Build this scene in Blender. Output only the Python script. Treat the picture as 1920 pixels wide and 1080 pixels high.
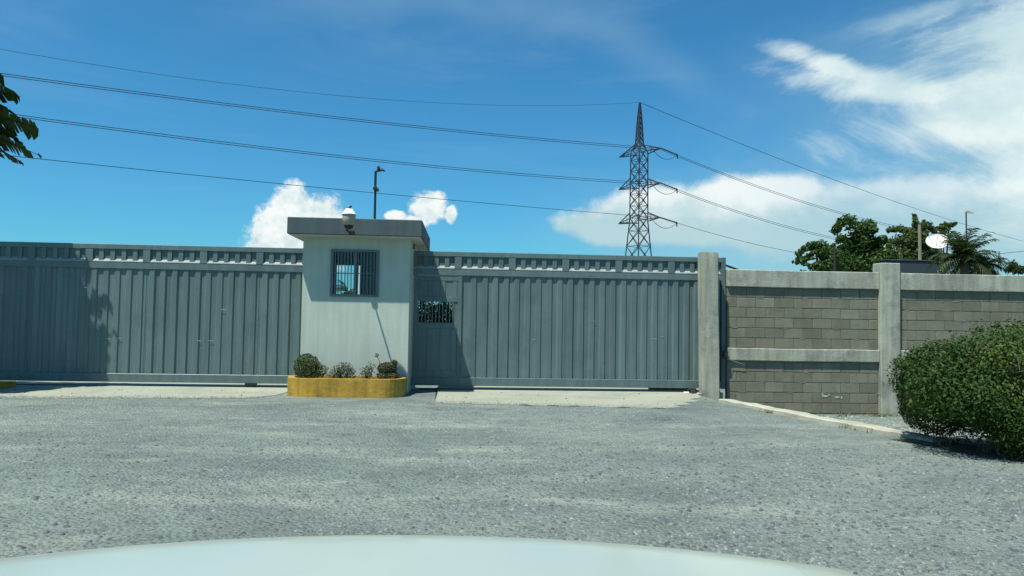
import bpy, bmesh, math, random
import numpy as np
from mathutils import Vector, Matrix
for o in list(bpy.data.objects): bpy.data.objects.remove(o, do_unlink=True)
S = bpy.context.scene; COL = S.collection
R = math.radians

# ------------------------------------------------------------------ camera
FPX, YAW, PITCH, ROLL, CAMZ = 1400.0, R(3.6), R(2.45), R(0.97), 1.5
fw = Vector((math.sin(YAW)*math.cos(PITCH), math.cos(YAW)*math.cos(PITCH), math.sin(PITCH)))
r0 = Vector((math.cos(YAW), -math.sin(YAW), 0)); u0 = r0.cross(fw)
rt = r0*math.cos(ROLL) + u0*math.sin(ROLL); up = -r0*math.sin(ROLL) + u0*math.cos(ROLL)
cd = bpy.data.cameras.new('camera'); cam = bpy.data.objects.new('camera', cd); COL.objects.link(cam)
cam.matrix_world = Matrix(((rt.x, up.x, -fw.x, 0), (rt.y, up.y, -fw.y, 0), (rt.z, up.z, -fw.z, CAMZ), (0, 0, 0, 1)))
cd.sensor_width = 36; cd.lens = FPX*36/1920; cd.clip_start = 0.05; cd.clip_end = 9000
S.camera = cam
def at(x, y, Y):
    d = rt*((x-960)/FPX) + up*((540-y)/FPX) + fw
    return Vector((0, 0, CAMZ)) + d*(Y/d.y)

# ------------------------------------------------------------------ world and sun
SUN = Vector((0.32, 0.29, -1.0)).normalized()          # direction the light travels
EL = math.asin(-SUN.z); AZ = math.atan2(-SUN.x, -SUN.y)  # azimuth of the sun from +Y towards +X
W = bpy.data.worlds.new('World'); S.world = W; W.use_nodes = True
W.cycles.sampling_method = 'MANUAL'; W.cycles.sample_map_resolution = 256
wn = W.node_tree.nodes; wl = W.node_tree.links; wn.clear()
class X:
    """tiny expression wrapper around world math nodes"""
    def __init__(s, v): s.v = v
    def _o(s, op, *a):
        n = wn.new('ShaderNodeMath'); n.operation = op
        for i, q in enumerate((s,)+a):
            q = q.v if isinstance(q, X) else q
            if isinstance(q, (int, float)): n.inputs[i].default_value = q
            else: wl.new(q, n.inputs[i])
        return X(n.outputs[0])
    def __add__(s, o): return s._o('ADD', o)
    def __sub__(s, o): return s._o('SUBTRACT', o)
    def __mul__(s, o): return s._o('MULTIPLY', o)
    def __truediv__(s, o): return s._o('DIVIDE', o)
    def sqrt(s): return s._o('SQRT')
    def abs(s): return s._o('ABSOLUTE')
    def max(s, o): return s._o('MAXIMUM', o)
    def min(s, o): return s._o('MINIMUM', o)
    def smooth(s, a, b):
        n = wn.new('ShaderNodeMapRange'); n.interpolation_type = 'SMOOTHSTEP'
        n.inputs[1].default_value = a; n.inputs[2].default_value = b; wl.new(s.v, n.inputs[0]); return X(n.outputs[0])
tc = wn.new('ShaderNodeTexCoord'); sp = wn.new('ShaderNodeSeparateXYZ'); wl.new(tc.outputs['Generated'], sp.inputs[0])
dx, dy, dz = (X(sp.outputs[i]) for i in range(3))
az = dx._o('ARCTAN2', dy)*57.2958; el = dz._o('ARCSINE')*57.2958
def wnoise(sx, sy, ox, scale, detail, rough=0.55, dist=0.0):
    c = wn.new('ShaderNodeCombineXYZ'); wl.new((az*sx).v, c.inputs[0]); wl.new((el*sy).v, c.inputs[1]); c.inputs[2].default_value = ox
    n = wn.new('ShaderNodeTexNoise'); n.inputs['Scale'].default_value = scale; n.inputs['Detail'].default_value = detail
    n.inputs['Roughness'].default_value = rough; n.inputs['Distortion'].default_value = dist
    wl.new(c.outputs[0], n.inputs['Vector']); return X(n.outputs[0])
def azel(px, py):
    d = (rt*((px-960)/FPX) + up*((540-py)/FPX) + fw).normalized()
    return math.degrees(math.atan2(d.x, d.y)), math.degrees(math.asin(d.z))
def blob(px, py, rx, ry, tilt=0):
    a, e = azel(px, py); k = 1/24.4
    u = az-a; v = el-e
    if tilt:
        c, s = math.cos(R(tilt)), math.sin(R(tilt)); u, v = u*c+v*s, v*c-u*s
    u = u/(rx*k); v = v/(ry*k)
    return X(1.0)._o('SUBTRACT', (u*u+v*v).sqrt())
def union(bl):
    m = bl[0]
    for b in bl[1:]:
        n = m._o('SMOOTH_MAX', b, 0.12); m = n
    return m
sky = wn.new('ShaderNodeTexSky'); sky.sky_type = 'NISHITA'; sky.sun_disc = False
sky.sun_elevation = EL; sky.sun_rotation = AZ; sky.altitude = 0; sky.air_density = 1.0; sky.dust_density = 0.6; sky.ozone_density = 3.0
tint = wn.new('ShaderNodeMix'); tint.data_type = 'RGBA'; tint.blend_type = 'MULTIPLY'; tint.inputs[0].default_value = 1
wl.new(sky.outputs[0], tint.inputs[6]); tint.inputs[7].default_value = (0.37, 1.06, 1.30, 1)
def mixc(fac, a, b):
    n = wn.new('ShaderNodeMix'); n.data_type = 'RGBA'; n.clamp_factor = True
    wl.new(fac.v, n.inputs[0])
    for i, q in ((6, a), (7, b)):
        if isinstance(q, tuple): n.inputs[i].default_value = q
        else: wl.new(q, n.inputs[i])
    return n.outputs[2]
CW = 1/(0.066*1.516)                       # clouds are written in final radiance, divided by the sky strength
def cc(r, g, b): return (r*CW, g*CW, b*CW, 1)
big = wnoise(0.055, 0.13, 3.1, 1.0, 4, 0.58, 0.4)
fine = wnoise(0.30, 0.36, 7.7, 1.0, 6, 0.6)
puff = wnoise(0.16, 0.2, 1.9, 1.0, 6, 0.62)
c = tint.outputs[2]
# milky veil towards the right and low, thin cirrus everywhere
veil = union([blob(1750, 440, 800, 280), blob(1500, 480, 380, 120), blob(2300, 330, 900, 420)])
c = mixc((veil + (big-0.5)*0.9).smooth(0.0, 1.0)*0.62, c, cc(0.40, 0.60, 0.65))
wisp = wnoise(0.03, 0.16, 11.0, 1.0, 4, 0.6, 0.8)
c = mixc(wisp.smooth(0.50, 0.85)*0.16*el.smooth(2, 14), c, cc(0.50, 0.68, 0.78))
a0, e0 = azel(800, 1010)
rad = ((az-a0)*(az-a0)+(el-e0)*(el-e0)).sqrt() - 39.5 + (big-0.5)*3.0
arc = X(1.0)._o('SUBTRACT', (rad/2.2).abs()).smooth(0.0, 1.0)*az.smooth(-24, -6)*(X(1.0)._o('SUBTRACT', az.smooth(16, 20)))
c = mixc(arc*0.10, c, cc(0.50, 0.70, 0.80))
# feathered high cloud, upper right
fea = wnoise(0.065, 0.17, 5.5, 1.0, 9, 0.68, 0.9)
up1 = union([blob(1950, 170, 330, 130, 4), blob(1700, 170, 240, 42, -14), blob(1600, 140, 170, 26, -24), blob(2120, 40, 330, 150), blob(1830, 240, 190, 46, -6), blob(2050, 330, 260, 110)])
c = mixc((up1*1.25 + (fea-0.52)*2.3 + (fine-0.5)*0.6).smooth(-0.12, 0.86)*0.95, c, mixc(puff.smooth(0.3, 0.7), cc(0.58, 0.77, 0.80), cc(0.86, 0.96, 0.94)))
up2 = union([blob(1760, 15, 190, 30, 8), blob(1890, 45, 130, 34, 20)])
c = mixc((up2 + (fea-0.5)*1.6 + (fine-0.5)*0.4).smooth(0.0, 0.9)*0.55, c, cc(0.55, 0.74, 0.80))
# long bank of cloud low on the right
bank = union([blob(1150, 425, 125, 40, -4), blob(1260, 405, 190, 62, 0), blob(1420, 395, 260, 72), blob(1640, 415, 330, 80), blob(1950, 430, 330, 70)])
bshape = bank*1.6 + (puff-0.5)*1.05 + (fine-0.5)*0.75
ybank = el - azel(1400, 375)[1]
bcol = mixc(((puff-0.5)*3.0 + (fine-0.5)*2.0 + ybank*0.55).smooth(-1.3, 0.45), cc(0.48, 0.68, 0.72), cc(0.92, 0.98, 0.96))
fade = X(1.0)._o('SUBTRACT', az.smooth(18, 34)*0.45)
c = mixc(bshape.smooth(-0.05, 0.48)*0.95*fade, c, bcol)
# two small cumulus behind the gatehouse
cu = union([blob(548, 392, 42, 50), blob(512, 440, 44, 60), blob(600, 415, 56, 52), blob(560, 470, 105, 52), blob(806, 390, 40, 36), blob(780, 418, 34, 16), blob(742, 406, 22, 12), blob(845, 402, 14, 20)])
cuf = wnoise(0.75, 0.85, 2.4, 1.0, 6, 0.68)
cushape = cu*1.5 + (fine-0.5)*0.9 + (cuf-0.5)*1.5
ccol = mixc(((cuf-0.5)*3.0 + (fine-0.5)*2.0).smooth(-1.0, 0.5), cc(0.55, 0.72, 0.76), cc(0.93, 0.98, 0.97))
c = mixc(cushape.smooth(-0.06, 0.50), c, ccol)
# the rest of the sky, outside the view: the same kind of broken cloud
oth = wnoise(0.05, 0.09, 21.0, 1.0, 4, 0.6)
away = (az.abs()).smooth(48, 70)
c = mixc(oth.smooth(0.58, 0.74)*away*0.6, c, cc(0.72, 0.86, 0.88))
bg = wn.new('ShaderNodeBackground'); wl.new(c, bg.inputs[0]); bg.inputs[1].default_value = 0.066
ow = wn.new('ShaderNodeOutputWorld'); wl.new(bg.outputs[0], ow.inputs[0])
sl = bpy.data.lights.new('sun', 'SUN'); sl.energy = 5.0; sl.angle = R(0.53); sl.color = (1.0, 0.985, 0.88)
so = bpy.data.objects.new('sun', sl); COL.objects.link(so); so.rotation_euler = SUN.to_track_quat('-Z', 'Y').to_euler()
S.view_settings.view_transform = 'Standard'; S.view_settings.look = 'None'; S.view_settings.exposure = 0.6; S.view_settings.gamma = 1

# ------------------------------------------------------------------ materials
MATS = {}
AF = 0.70        # surface albedos below were written for a weaker sun; one common factor
def mat(name, col, rough=0.85, var=0.12, scale=3.0, bump=0.0, bscale=40.0, streak=0.0, stain=None, stain_amt=0.0, stain_scale=0.8,
        coat=0.0, metal=0.0, rnd=0.0, grain=0.0, transl=0.0, spec=0.4):
    if name not in ('white_plastic',):
        col = tuple(q*AF for q in col); stain = tuple(q*AF for q in stain) if stain else None
    m = bpy.data.materials.new(name); m.use_nodes = True; nt = m.node_tree; n = nt.nodes; L = nt.links
    p = n['Principled BSDF']; p.inputs['Roughness'].default_value = rough; p.inputs['Metallic'].default_value = metal
    p.inputs['Specular IOR Level'].default_value = spec
    if coat: p.inputs['Coat Weight'].default_value = coat; p.inputs['Coat Roughness'].default_value = 0.12
    geo = n.new('ShaderNodeNewGeometry'); pos = geo.outputs['Position']
    def noise(sc, det=5, vec=None, stretch=None, rg=0.6):
        t = n.new('ShaderNodeTexNoise'); t.inputs['Scale'].default_value = sc; t.inputs['Detail'].default_value = det; t.inputs['Roughness'].default_value = rg
        v = pos
        if stretch:
            mp = n.new('ShaderNodeVectorMath'); mp.operation = 'MULTIPLY'; mp.inputs[1].default_value = stretch; L.new(pos, mp.inputs[0]); v = mp.outputs[0]
        L.new(v, t.inputs['Vector']); return t.outputs[0]
    def mrange(v, a, b, c0, c1):
        t = n.new('ShaderNodeMapRange'); L.new(v, t.inputs[0])
        for i, q in enumerate((a, b, c0, c1)): t.inputs[i+1].default_value = q
        return t.outputs[0]
    def mul(a, b):
        t = n.new('ShaderNodeMath'); t.operation = 'MULTIPLY'
        for i, q in enumerate((a, b)):
            if isinstance(q, float): t.inputs[i].default_value = q
            else: L.new(q, t.inputs[i])
        return t.outputs[0]
    f = mrange(noise(scale), 0.3, 0.7, 1-var, 1+var)
    if grain: f = mul(f, mrange(noise(90, 2), 0.3, 0.7, 1-grain, 1+grain))
    if streak: f = mul(f, mrange(noise(2.0, 5, stretch=(5, 5, 0.35)), 0.35, 0.7, 1+streak*0.5, 1-streak))
    if rnd:
        oi = n.new('ShaderNodeObjectInfo'); f = mul(f, mrange(oi.outputs['Random'], 0, 1, 1-rnd, 1+rnd))
    base = n.new('ShaderNodeVectorMath'); base.operation = 'SCALE'; base.inputs[0].default_value = col; L.new(f, base.inputs['Scale'])
    out = base.outputs[0]
    if stain:
        mx = n.new('ShaderNodeMix'); mx.data_type = 'RGBA'
        L.new(mrange(noise(stain_scale, 7, rg=0.65), 0.52, 0.68, 0, stain_amt), mx.inputs[0]); L.new(out, mx.inputs[6]); mx.inputs[7].default_value = (*stain, 1); out = mx.outputs[2]
    L.new(out, p.inputs['Base Color'])
    if rough > 0.3:
        L.new(mrange(noise(scale*2.3), 0.3, 0.7, rough-0.1, min(1, rough+0.08)), p.inputs['Roughness'])
    if bump:
        b = n.new('ShaderNodeBump'); b.inputs['Strength'].default_value = bump; b.inputs['Distance'].default_value = 0.02
        L.new(noise(bscale, 6), b.inputs['Height']); L.new(b.outputs[0], p.inputs['Normal'])
    if transl:
        tr = n.new('ShaderNodeBsdfTranslucent'); sc = n.new('ShaderNodeVectorMath'); sc.operation = 'MULTIPLY'; L.new(out, sc.inputs[0]); sc.inputs[1].default_value = (1.5, 1.6, 0.6)
        L.new(sc.outputs[0], tr.inputs[0]); ms = n.new('ShaderNodeMixShader'); ms.inputs[0].default_value = transl
        L.new(p.outputs[0], ms.inputs[1]); L.new(tr.outputs[0], ms.inputs[2]); L.new(ms.outputs[0], n['Material Output'].inputs[0])
    MATS[name] = m; return m

mat('gate_paint', (0.140, 0.204, 0.203), 0.36, 0.07, 1.3, bump=0.10, bscale=6, streak=0.16, rnd=0.09, grain=0.04, stain=(0.085, 0.13, 0.135), stain_amt=0.45, stain_scale=1.7)
mat('sunlit_sill_scuff', (0.34, 0.38, 0.37), 0.7, 0.15, 6, grain=0.1)  # pale tone paints sunlight onto the frieze sills; also colours the scuff marks
mat('gate_dark', (0.11, 0.165, 0.165), 0.5, 0.07, 1.3, bump=0.1, bscale=6, streak=0.1)
mat('house_wall', (0.565, 0.645, 0.555), 0.9, 0.06, 1.1, bump=0.12, bscale=25, streak=0.10, stain=(0.46, 0.53, 0.46), stain_amt=0.4, stain_scale=0.9)
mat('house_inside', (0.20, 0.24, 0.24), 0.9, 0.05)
mat('fascia', (0.078, 0.116, 0.128), 0.8, 0.10, 1.5, bump=0.1, bscale=20, streak=0.15)
mat('soffit', (0.62, 0.66, 0.58), 0.9, 0.05, 2)
mat('concrete', (0.43, 0.445, 0.355), 0.92, 0.18, 1.6, bump=0.4, bscale=30, streak=0.26, stain=(0.21, 0.225, 0.185), stain_amt=0.85, stain_scale=1.9, grain=0.06)
mat('block', (0.236, 0.230, 0.168), 0.95, 0.14, 4.0, bump=0.5, bscale=60, rnd=0.16, grain=0.12, streak=0.10, stain=(0.29, 0.275, 0.21), stain_amt=0.5, stain_scale=1.8)
mat('mortar', (0.30, 0.29, 0.225), 0.95, 0.25, 9.0, bump=0.6, bscale=45, grain=0.15)
mat('apron', (0.345, 0.36, 0.285), 0.93, 0.10, 0.9, bump=0.2, bscale=40, grain=0.06, stain=(0.22, 0.25, 0.225), stain_amt=0.7, stain_scale=0.8)
mat('kerb', (0.46, 0.45, 0.36), 0.9, 0.16, 3.0, bump=0.4, bscale=25, grain=0.08, stain=(0.26, 0.26, 0.21), stain_amt=0.8, stain_scale=1.3)
mat('yellow', (0.50, 0.305, 0.040), 0.75, 0.22, 2.6, bump=0.5, bscale=14, streak=0.30, stain=(0.62, 0.43, 0.11), stain_amt=0.75, stain_scale=2.2, grain=0.05)
mat('soil', (0.10, 0.08, 0.055), 1.0, 0.3, 8, bump=0.8, bscale=40)
mat('black_metal', (0.018, 0.020, 0.022), 0.5, 0.1, 8)
mat('bar_paint', (0.14, 0.19, 0.215), 0.45, 0.06, 5)
mat('rust', (0.09, 0.05, 0.03), 0.85, 0.3, 12, bump=0.4)
mat('steel', (0.034, 0.036, 0.040), 0.6, 0.15, 3, metal=0.2)
mat('wire', (0.03, 0.033, 0.036), 0.6, 0.0)
mat('cable', (0.022, 0.024, 0.026), 0.6, 0.0)
mat('beige_plastic', (0.42, 0.40, 0.30), 0.5, 0.05, 6)
mat('white_plastic', (0.82, 0.83, 0.80), 0.5, 0.04, 6)
mat('car_paint', (0.455, 0.52, 0.445), 0.36, 0.03, 1.2, coat=0.6, spec=0.5)
mat('car_black', (0.02, 0.02, 0.02), 0.5, 0.05)
mat('rubber', (0.025, 0.025, 0.025), 0.9, 0.1, 20)
mat('rim', (0.5, 0.5, 0.5), 0.3, 0.02, metal=0.9)
mat('headlight_glass', (0.6, 0.62, 0.63), 0.1, 0.02, coat=1)
mat('bark', (0.15, 0.125, 0.09), 0.95, 0.25, 5, bump=0.7, bscale=25)
mat('pale_bark', (0.30, 0.28, 0.19), 0.95, 0.2, 4, bump=0.5, bscale=20)
mat('slate_wall', (0.045, 0.06, 0.075), 0.8, 0.08, 1)
mat('dish_white', (0.80, 0.80, 0.77), 0.5, 0.03, 2)
mat('dry_weed', (0.25, 0.25, 0.14), 0.95, 0.3, 6, transl=0.2)
mat('pebble', (0.19, 0.225, 0.21), 0.9, 0.35, 30, rnd=0.0)
mat('dark_pebble', (0.105, 0.13, 0.135), 0.9, 0.5, 25)
mat('pale_pebble', (0.30, 0.325, 0.29), 0.9, 0.3, 22)
mat('blue_curtain', (0.05, 0.22, 0.42), 0.8, 0.1, 6)
def leaf(name, a, b, scale, transl=0.22, rough=0.5):
    m = mat(name, a, rough, 0.28, scale, transl=transl, stain=b, stain_amt=0.85, stain_scale=scale*0.45, spec=0.2, grain=0.35)
leaf('hedge_leaf', (0.036, 0.084, 0.014), (0.120, 0.172, 0.030), 3.0, 0.16, 0.65)
leaf('shrub_leaf', (0.060, 0.105, 0.030), (0.115, 0.140, 0.050), 6)
leaf('dry_shrub_leaf', (0.085, 0.095, 0.042), (0.13, 0.10, 0.055), 7)
leaf('sage_leaf', (0.085, 0.125, 0.060), (0.14, 0.17, 0.08), 8)
leaf('tree_leaf', (0.050, 0.102, 0.024), (0.13, 0.175, 0.045), 1.2, 0.3)
leaf('tree_leaf_light', (0.070, 0.110, 0.034), (0.145, 0.165, 0.055), 1.0, 0.3)
leaf('palm_leaf', (0.035, 0.062, 0.020), (0.085, 0.10, 0.035), 1.2)
leaf('paddle_leaf', (0.026, 0.050, 0.014), (0.048, 0.075, 0.018), 1.5, 0.12, 0.55)

def glass_mat():
    m = bpy.data.materials.new('window_glass'); m.use_nodes = True; n = m.node_tree.nodes; L = m.node_tree.links; n.clear()
    t = n.new('ShaderNodeBsdfTransparent'); t.inputs[0].default_value = (0.82, 0.88, 0.9, 1); g = n.new('ShaderNodeBsdfGlossy'); g.inputs['Roughness'].default_value = 0.03
    f = n.new('ShaderNodeFresnel'); f.inputs[0].default_value = 1.5; mx = n.new('ShaderNodeMixShader'); o = n.new('ShaderNodeOutputMaterial')
    L.new(f.outputs[0], mx.inputs[0]); L.new(t.outputs[0], mx.inputs[1]); L.new(g.outputs[0], mx.inputs[2]); L.new(mx.outputs[0], o.inputs[0]); MATS['glass'] = m
glass_mat()

def gravel_mat():
    m = bpy.data.materials.new('gravel_surface'); m.use_nodes = True; n = m.node_tree.nodes; L = m.node_tree.links; p = n['Principled BSDF']
    p.inputs['Roughness'].default_value = 0.95; p.inputs['Specular IOR Level'].default_value = 0.2
    pos = n.new('ShaderNodeNewGeometry').outputs['Position']
    def noise(sc, det, rg=0.6, st=None):
        t = n.new('ShaderNodeTexNoise'); t.inputs['Scale'].default_value = sc; t.inputs['Detail'].default_value = det; t.inputs['Roughness'].default_value = rg
        if st:
            q = n.new('ShaderNodeVectorMath'); q.operation = 'MULTIPLY'; q.inputs[1].default_value = st; L.new(pos, q.inputs[0]); L.new(q.outputs[0], t.inputs['Vector'])
        else: L.new(pos, t.inputs['Vector'])
        return t.outputs[0]
    def mr(v, a, b, c0, c1):
        t = n.new('ShaderNodeMapRange'); L.new(v, t.inputs[0])
        for i, q in enumerate((a, b, c0, c1)): t.inputs[i+1].default_value = q
        return t.outputs[0]
    def mx(f, a, b):
        t = n.new('ShaderNodeMix'); t.data_type = 'RGBA'; L.new(f, t.inputs[0])
        for i, q in ((6, a), (7, b)):
            if isinstance(q, tuple): t.inputs[i].default_value = (q[0]*AF, q[1]*AF, q[2]*AF, 1)
            else: L.new(q, t.inputs[i])
        return t.outputs[2]
    def vor(sc):
        t = n.new('ShaderNodeTexVoronoi'); t.inputs['Scale'].default_value = sc; L.new(pos, t.inputs['Vector']); return t
    v1 = vor(26); v2 = vor(60)
    sepc = n.new('ShaderNodeSeparateColor'); L.new(v1.outputs['Color'], sepc.inputs[0])
    sepd = n.new('ShaderNodeSeparateColor'); L.new(v2.outputs['Color'], sepd.inputs[0])
    c = mx(mr(noise(0.45, 7, 0.68, (1, 1.3, 1)), 0.36, 0.64, 0, 1), (0.182, 0.228, 0.217), (0.305, 0.364, 0.325))
    c = mx(mr(noise(1.3, 7, 0.65, (.45, 1.5, 1)), 0.54, 0.70, 0, 0.85), c, (0.40, 0.445, 0.385))          # dusty patches
    c = mx(mr(noise(0.8, 6, 0.65, (1, 1.6, 1)), 0.57, 0.70, 0, 0.7), c, (0.105, 0.138, 0.150))  # worn bituminous patches
    sx = n.new('ShaderNodeSeparateXYZ'); L.new(pos, sx.inputs[0])
    def m2(op, a, b):
        t = n.new('ShaderNodeMath'); t.operation = op
        for i, q in enumerate((a, b)):
            if isinstance(q, (int, float)): t.inputs[i].default_value = q
            else: L.new(q, t.inputs[i])
        return t.outputs[0]
    for y0_, sl_ in ((8.75, .06), (10.45, .04), (6.2, -.10)):                     # faint wheel tracks of dusty, finer stone across the yard
        dd = m2('ABSOLUTE', m2('SUBTRACT', sx.outputs[1], m2('ADD', y0_, m2('ADD', m2('MULTIPLY', sx.outputs[0], sl_), mr(noise(.25, 3), 0, 1, -.9, .9)))), 0.0)
        c = mx(m2('MULTIPLY', mr(dd, 0.05, 0.28, .75, 0), mr(noise(.9, 5), .42, .62, 0, 1)), c, (0.41, 0.46, 0.405))
    c = mx(mr(noise(6.5, 6, 0.7), 0.50, 0.68, 0, 0.55), c, (0.10, 0.125, 0.128))
    c = mx(mr(noise(11, 5, 0.7), 0.56, 0.72, 0, 0.5), c, (0.27, 0.305, 0.285))
    c = mx(mr(sepc.outputs[0], 0.0, 1.0, 0.0, 0.19), c, (0.08, 0.10, 0.10))
    c = mx(mr(sepd.outputs[1], 0.80, 1.0, 0.0, 0.14), c, (0.32, 0.35, 0.33))
    c = mx(mr(noise(160, 3, 0.7), 0.60, 0.8, 0, 0.5), c, (0.055, 0.07, 0.075))
    L.new(c, p.inputs['Base Color'])
    ad = n.new('ShaderNodeMath'); ad.operation = 'ADD'; L.new(mr(v1.outputs['Distance'], 0, 0.7, 1.0, 0), ad.inputs[0]); L.new(mr(noise(9, 8, 0.7), 0, 1, 0, 2.2), ad.inputs[1])
    b = n.new('ShaderNodeBump'); b.inputs['Strength'].default_value = 0.9; b.inputs['Distance'].default_value = 0.03; L.new(ad.outputs[0], b.inputs['Height']); L.new(b.outputs[0], p.inputs['Normal'])
    MATS['gravel'] = m
gravel_mat()

# ------------------------------------------------------------------ mesh helpers
class MB:
    def __init__(s): s.v = []; s.f = []
    def add(s, vs, fs):
        k = len(s.v); s.v += [tuple(q) for q in vs]; s.f += [tuple(i+k for i in f) for f in fs]; return s
    def box(s, x0, x1, y0, y1, z0, z1):
        return s.add([(x0,y0,z0),(x1,y0,z0),(x1,y1,z0),(x0,y1,z0),(x0,y0,z1),(x1,y0,z1),(x1,y1,z1),(x0,y1,z1)],
                     [(0,3,2,1),(4,5,6,7),(0,1,5,4),(1,2,6,5),(2,3,7,6),(3,0,4,7)])
    def cbox(s, x0, x1, y0, y1, z0, z1, c=0.006):
        bm = bmesh.new(); bmesh.ops.create_cube(bm, size=1)
        for v in bm.verts: v.co = Vector(((x0+x1)/2+v.co.x*(x1-x0), (y0+y1)/2+v.co.y*(y1-y0), (z0+z1)/2+v.co.z*(z1-z0)))
        bmesh.ops.bevel(bm, geom=bm.edges[:], offset=c, segments=1, affect='EDGES', clamp_overlap=True)
        bm.verts.index_update(); r = s.add([v.co for v in bm.verts], [[v.index for v in f.verts] for f in bm.faces]); bm.free(); return r
    def tube(s, pts, rad, n=6, cap=True):
        pts = [Vector(p) for p in pts]; rr = rad if isinstance(rad, (list, tuple)) else [rad]*len(pts)
        k = len(s.v); prev = None
        for i, p in enumerate(pts):
            t = (pts[min(i+1, len(pts)-1)] - pts[max(i-1, 0)]).normalized()
            if prev is None: a = t.orthogonal().normalized()
            else: a = (prev - t*prev.dot(t)).normalized()
            prev = a; b = t.cross(a)
            for j in range(n):
                q = 2*math.pi*j/n; s.v.append(tuple(p + (a*math.cos(q)+b*math.sin(q))*rr[i]))
        for i in range(len(pts)-1):
            for j in range(n):
                s.f.append((k+i*n+j, k+i*n+(j+1) % n, k+(i+1)*n+(j+1) % n, k+(i+1)*n+j))
        if cap:
            s.f.append(tuple(k+j for j in range(n-1, -1, -1))); s.f.append(tuple(k+(len(pts)-1)*n+j for j in range(n)))
        return s
    def lathe(s, prof, o, n=20):
        k = len(s.v)
        for (r, z) in prof:
            for j in range(n):
                q = 2*math.pi*j/n; s.v.append((o[0]+r*math.cos(q), o[1]+r*math.sin(q), o[2]+z))
        for i in range(len(prof)-1):
            for j in range(n): s.f.append((k+i*n+j, k+i*n+(j+1) % n, k+(i+1)*n+(j+1) % n, k+(i+1)*n+j))
        s.f.append(tuple(k+j for j in range(n-1, -1, -1))); s.f.append(tuple(k+(len(prof)-1)*n+j for j in range(n))); return s
    def prism(s, poly, z0, z1):
        n = len(poly); return s.add([(x, y, z0) for x, y in poly]+[(x, y, z1) for x, y in poly],
            [tuple(range(n-1, -1, -1)), tuple(range(n, 2*n))]+[(i, (i+1) % n, n+(i+1) % n, n+i) for i in range(n)])
    def mesh(s, name, m, smooth=False):
        me = bpy.data.meshes.new(name); me.from_pydata(s.v, [], s.f); me.materials.append(MATS[m])
        if smooth: me.polygons.foreach_set('use_smooth', [True]*len(me.polygons))
        me.update(); return me
    def build(s, name, m, parent=None, smooth=False): return link(name, s.mesh(name, m, smooth), parent)
def link(name, me, parent=None, loc=None):
    o = bpy.data.objects.new(name, me); COL.objects.link(o)
    if parent is not None:
        o.parent = parent
        if loc is None: o.location = -parent.location
        else: o.location = Vector(loc) - parent.location
    elif loc is not None: o.location = loc
    return o
def tag(o, label=None, cat=None, group=None, kind=None):
    if label: o['label'] = label
    if cat: o['category'] = cat
    if group: o['group'] = group
    if kind: o['kind'] = kind
    return o
def thing(name, loc, label, cat, group=None):
    o = bpy.data.objects.new(name, None); COL.objects.link(o); o.location = loc; o.empty_display_size = 0.2
    return tag(o, label, cat, group)
def box(name, m, parent, x0, x1, y0, y1, z0, z1, c=0.006): return MB().cbox(x0, x1, y0, y1, z0, z1, c).build(name, m, parent)

# ------------------------------------------------------------------ ground
KERB = [(4.72, 13.62), (4.98, 12.45), (5.24, 11.39), (5.57, 10.40), (5.93, 9.40), (6.42, 8.30), (7.05, 7.20), (8.0, 6.0), (9.4, 4.8), (11.5, 3.6)]
def sstep(a, b, t):
    t = max(0, min(1, (t-a)/(b-a))); return t*t*(3-2*t)
def kerb_x(y):
    if y >= KERB[0][1]: return KERB[0][0]
    for (xa, ya), (xb, yb) in zip(KERB, KERB[1:]):
        if y >= yb: return xa+(xb-xa)*(ya-y)/(ya-yb)
    return KERB[-1][0]+ (KERB[-1][1]-y)*3
def gz(x, y):
    z = 0.05*sstep(7, 13, y)
    z += 0.012*math.sin(x*0.9+y*0.5)*math.sin(y*0.8-x*0.3)*sstep(3, 5, y)*(1-sstep(11.5, 12.6, y))
    if -16.5 < x < 5.35 and y > 15.55: z -= 0.22*sstep(15.55, 16.2, y)*(1-sstep(24, 27, y))
    if y > 2:
        d = x-kerb_x(y)-0.15
        if d > 0 and x > 4.9:
            k = sstep(0, 0.5, d)*(0.06+0.36*sstep(9.2, 15.2, y))*(1-sstep(16.2, 18.0, y)); z -= k
    return z
def grid(name, xs, ys, m, dz=0.0, keep=None):
    nx, ny = len(xs), len(ys)
    v = [(x, y, gz(x, y)+dz) for y in ys for x in xs]
    f = [(j*nx+i, j*nx+i+1, (j+1)*nx+i+1, (j+1)*nx+i) for j in range(ny-1) for i in range(nx-1)
         if keep is None or keep((xs[i]+xs[i+1])/2, (ys[j]+ys[j+1])/2)]
    b = MB(); b.v = v; b.f = f; return b.build(name, m, smooth=True)
far = lambda a, b, n: list(np.linspace(a, b, n))
xs = [-4000, -900, -200, -60, -30]+far(-20, 16, 145)+[20, 30, 60, 200, 900, 4000]
ys = [-60, -20, -6]+far(-2, 20, 111)+[24, 32, 50, 90, 200, 600, 1800, 6000]
tag(grid('ground', xs, ys, 'gravel'), kind='structure')
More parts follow.
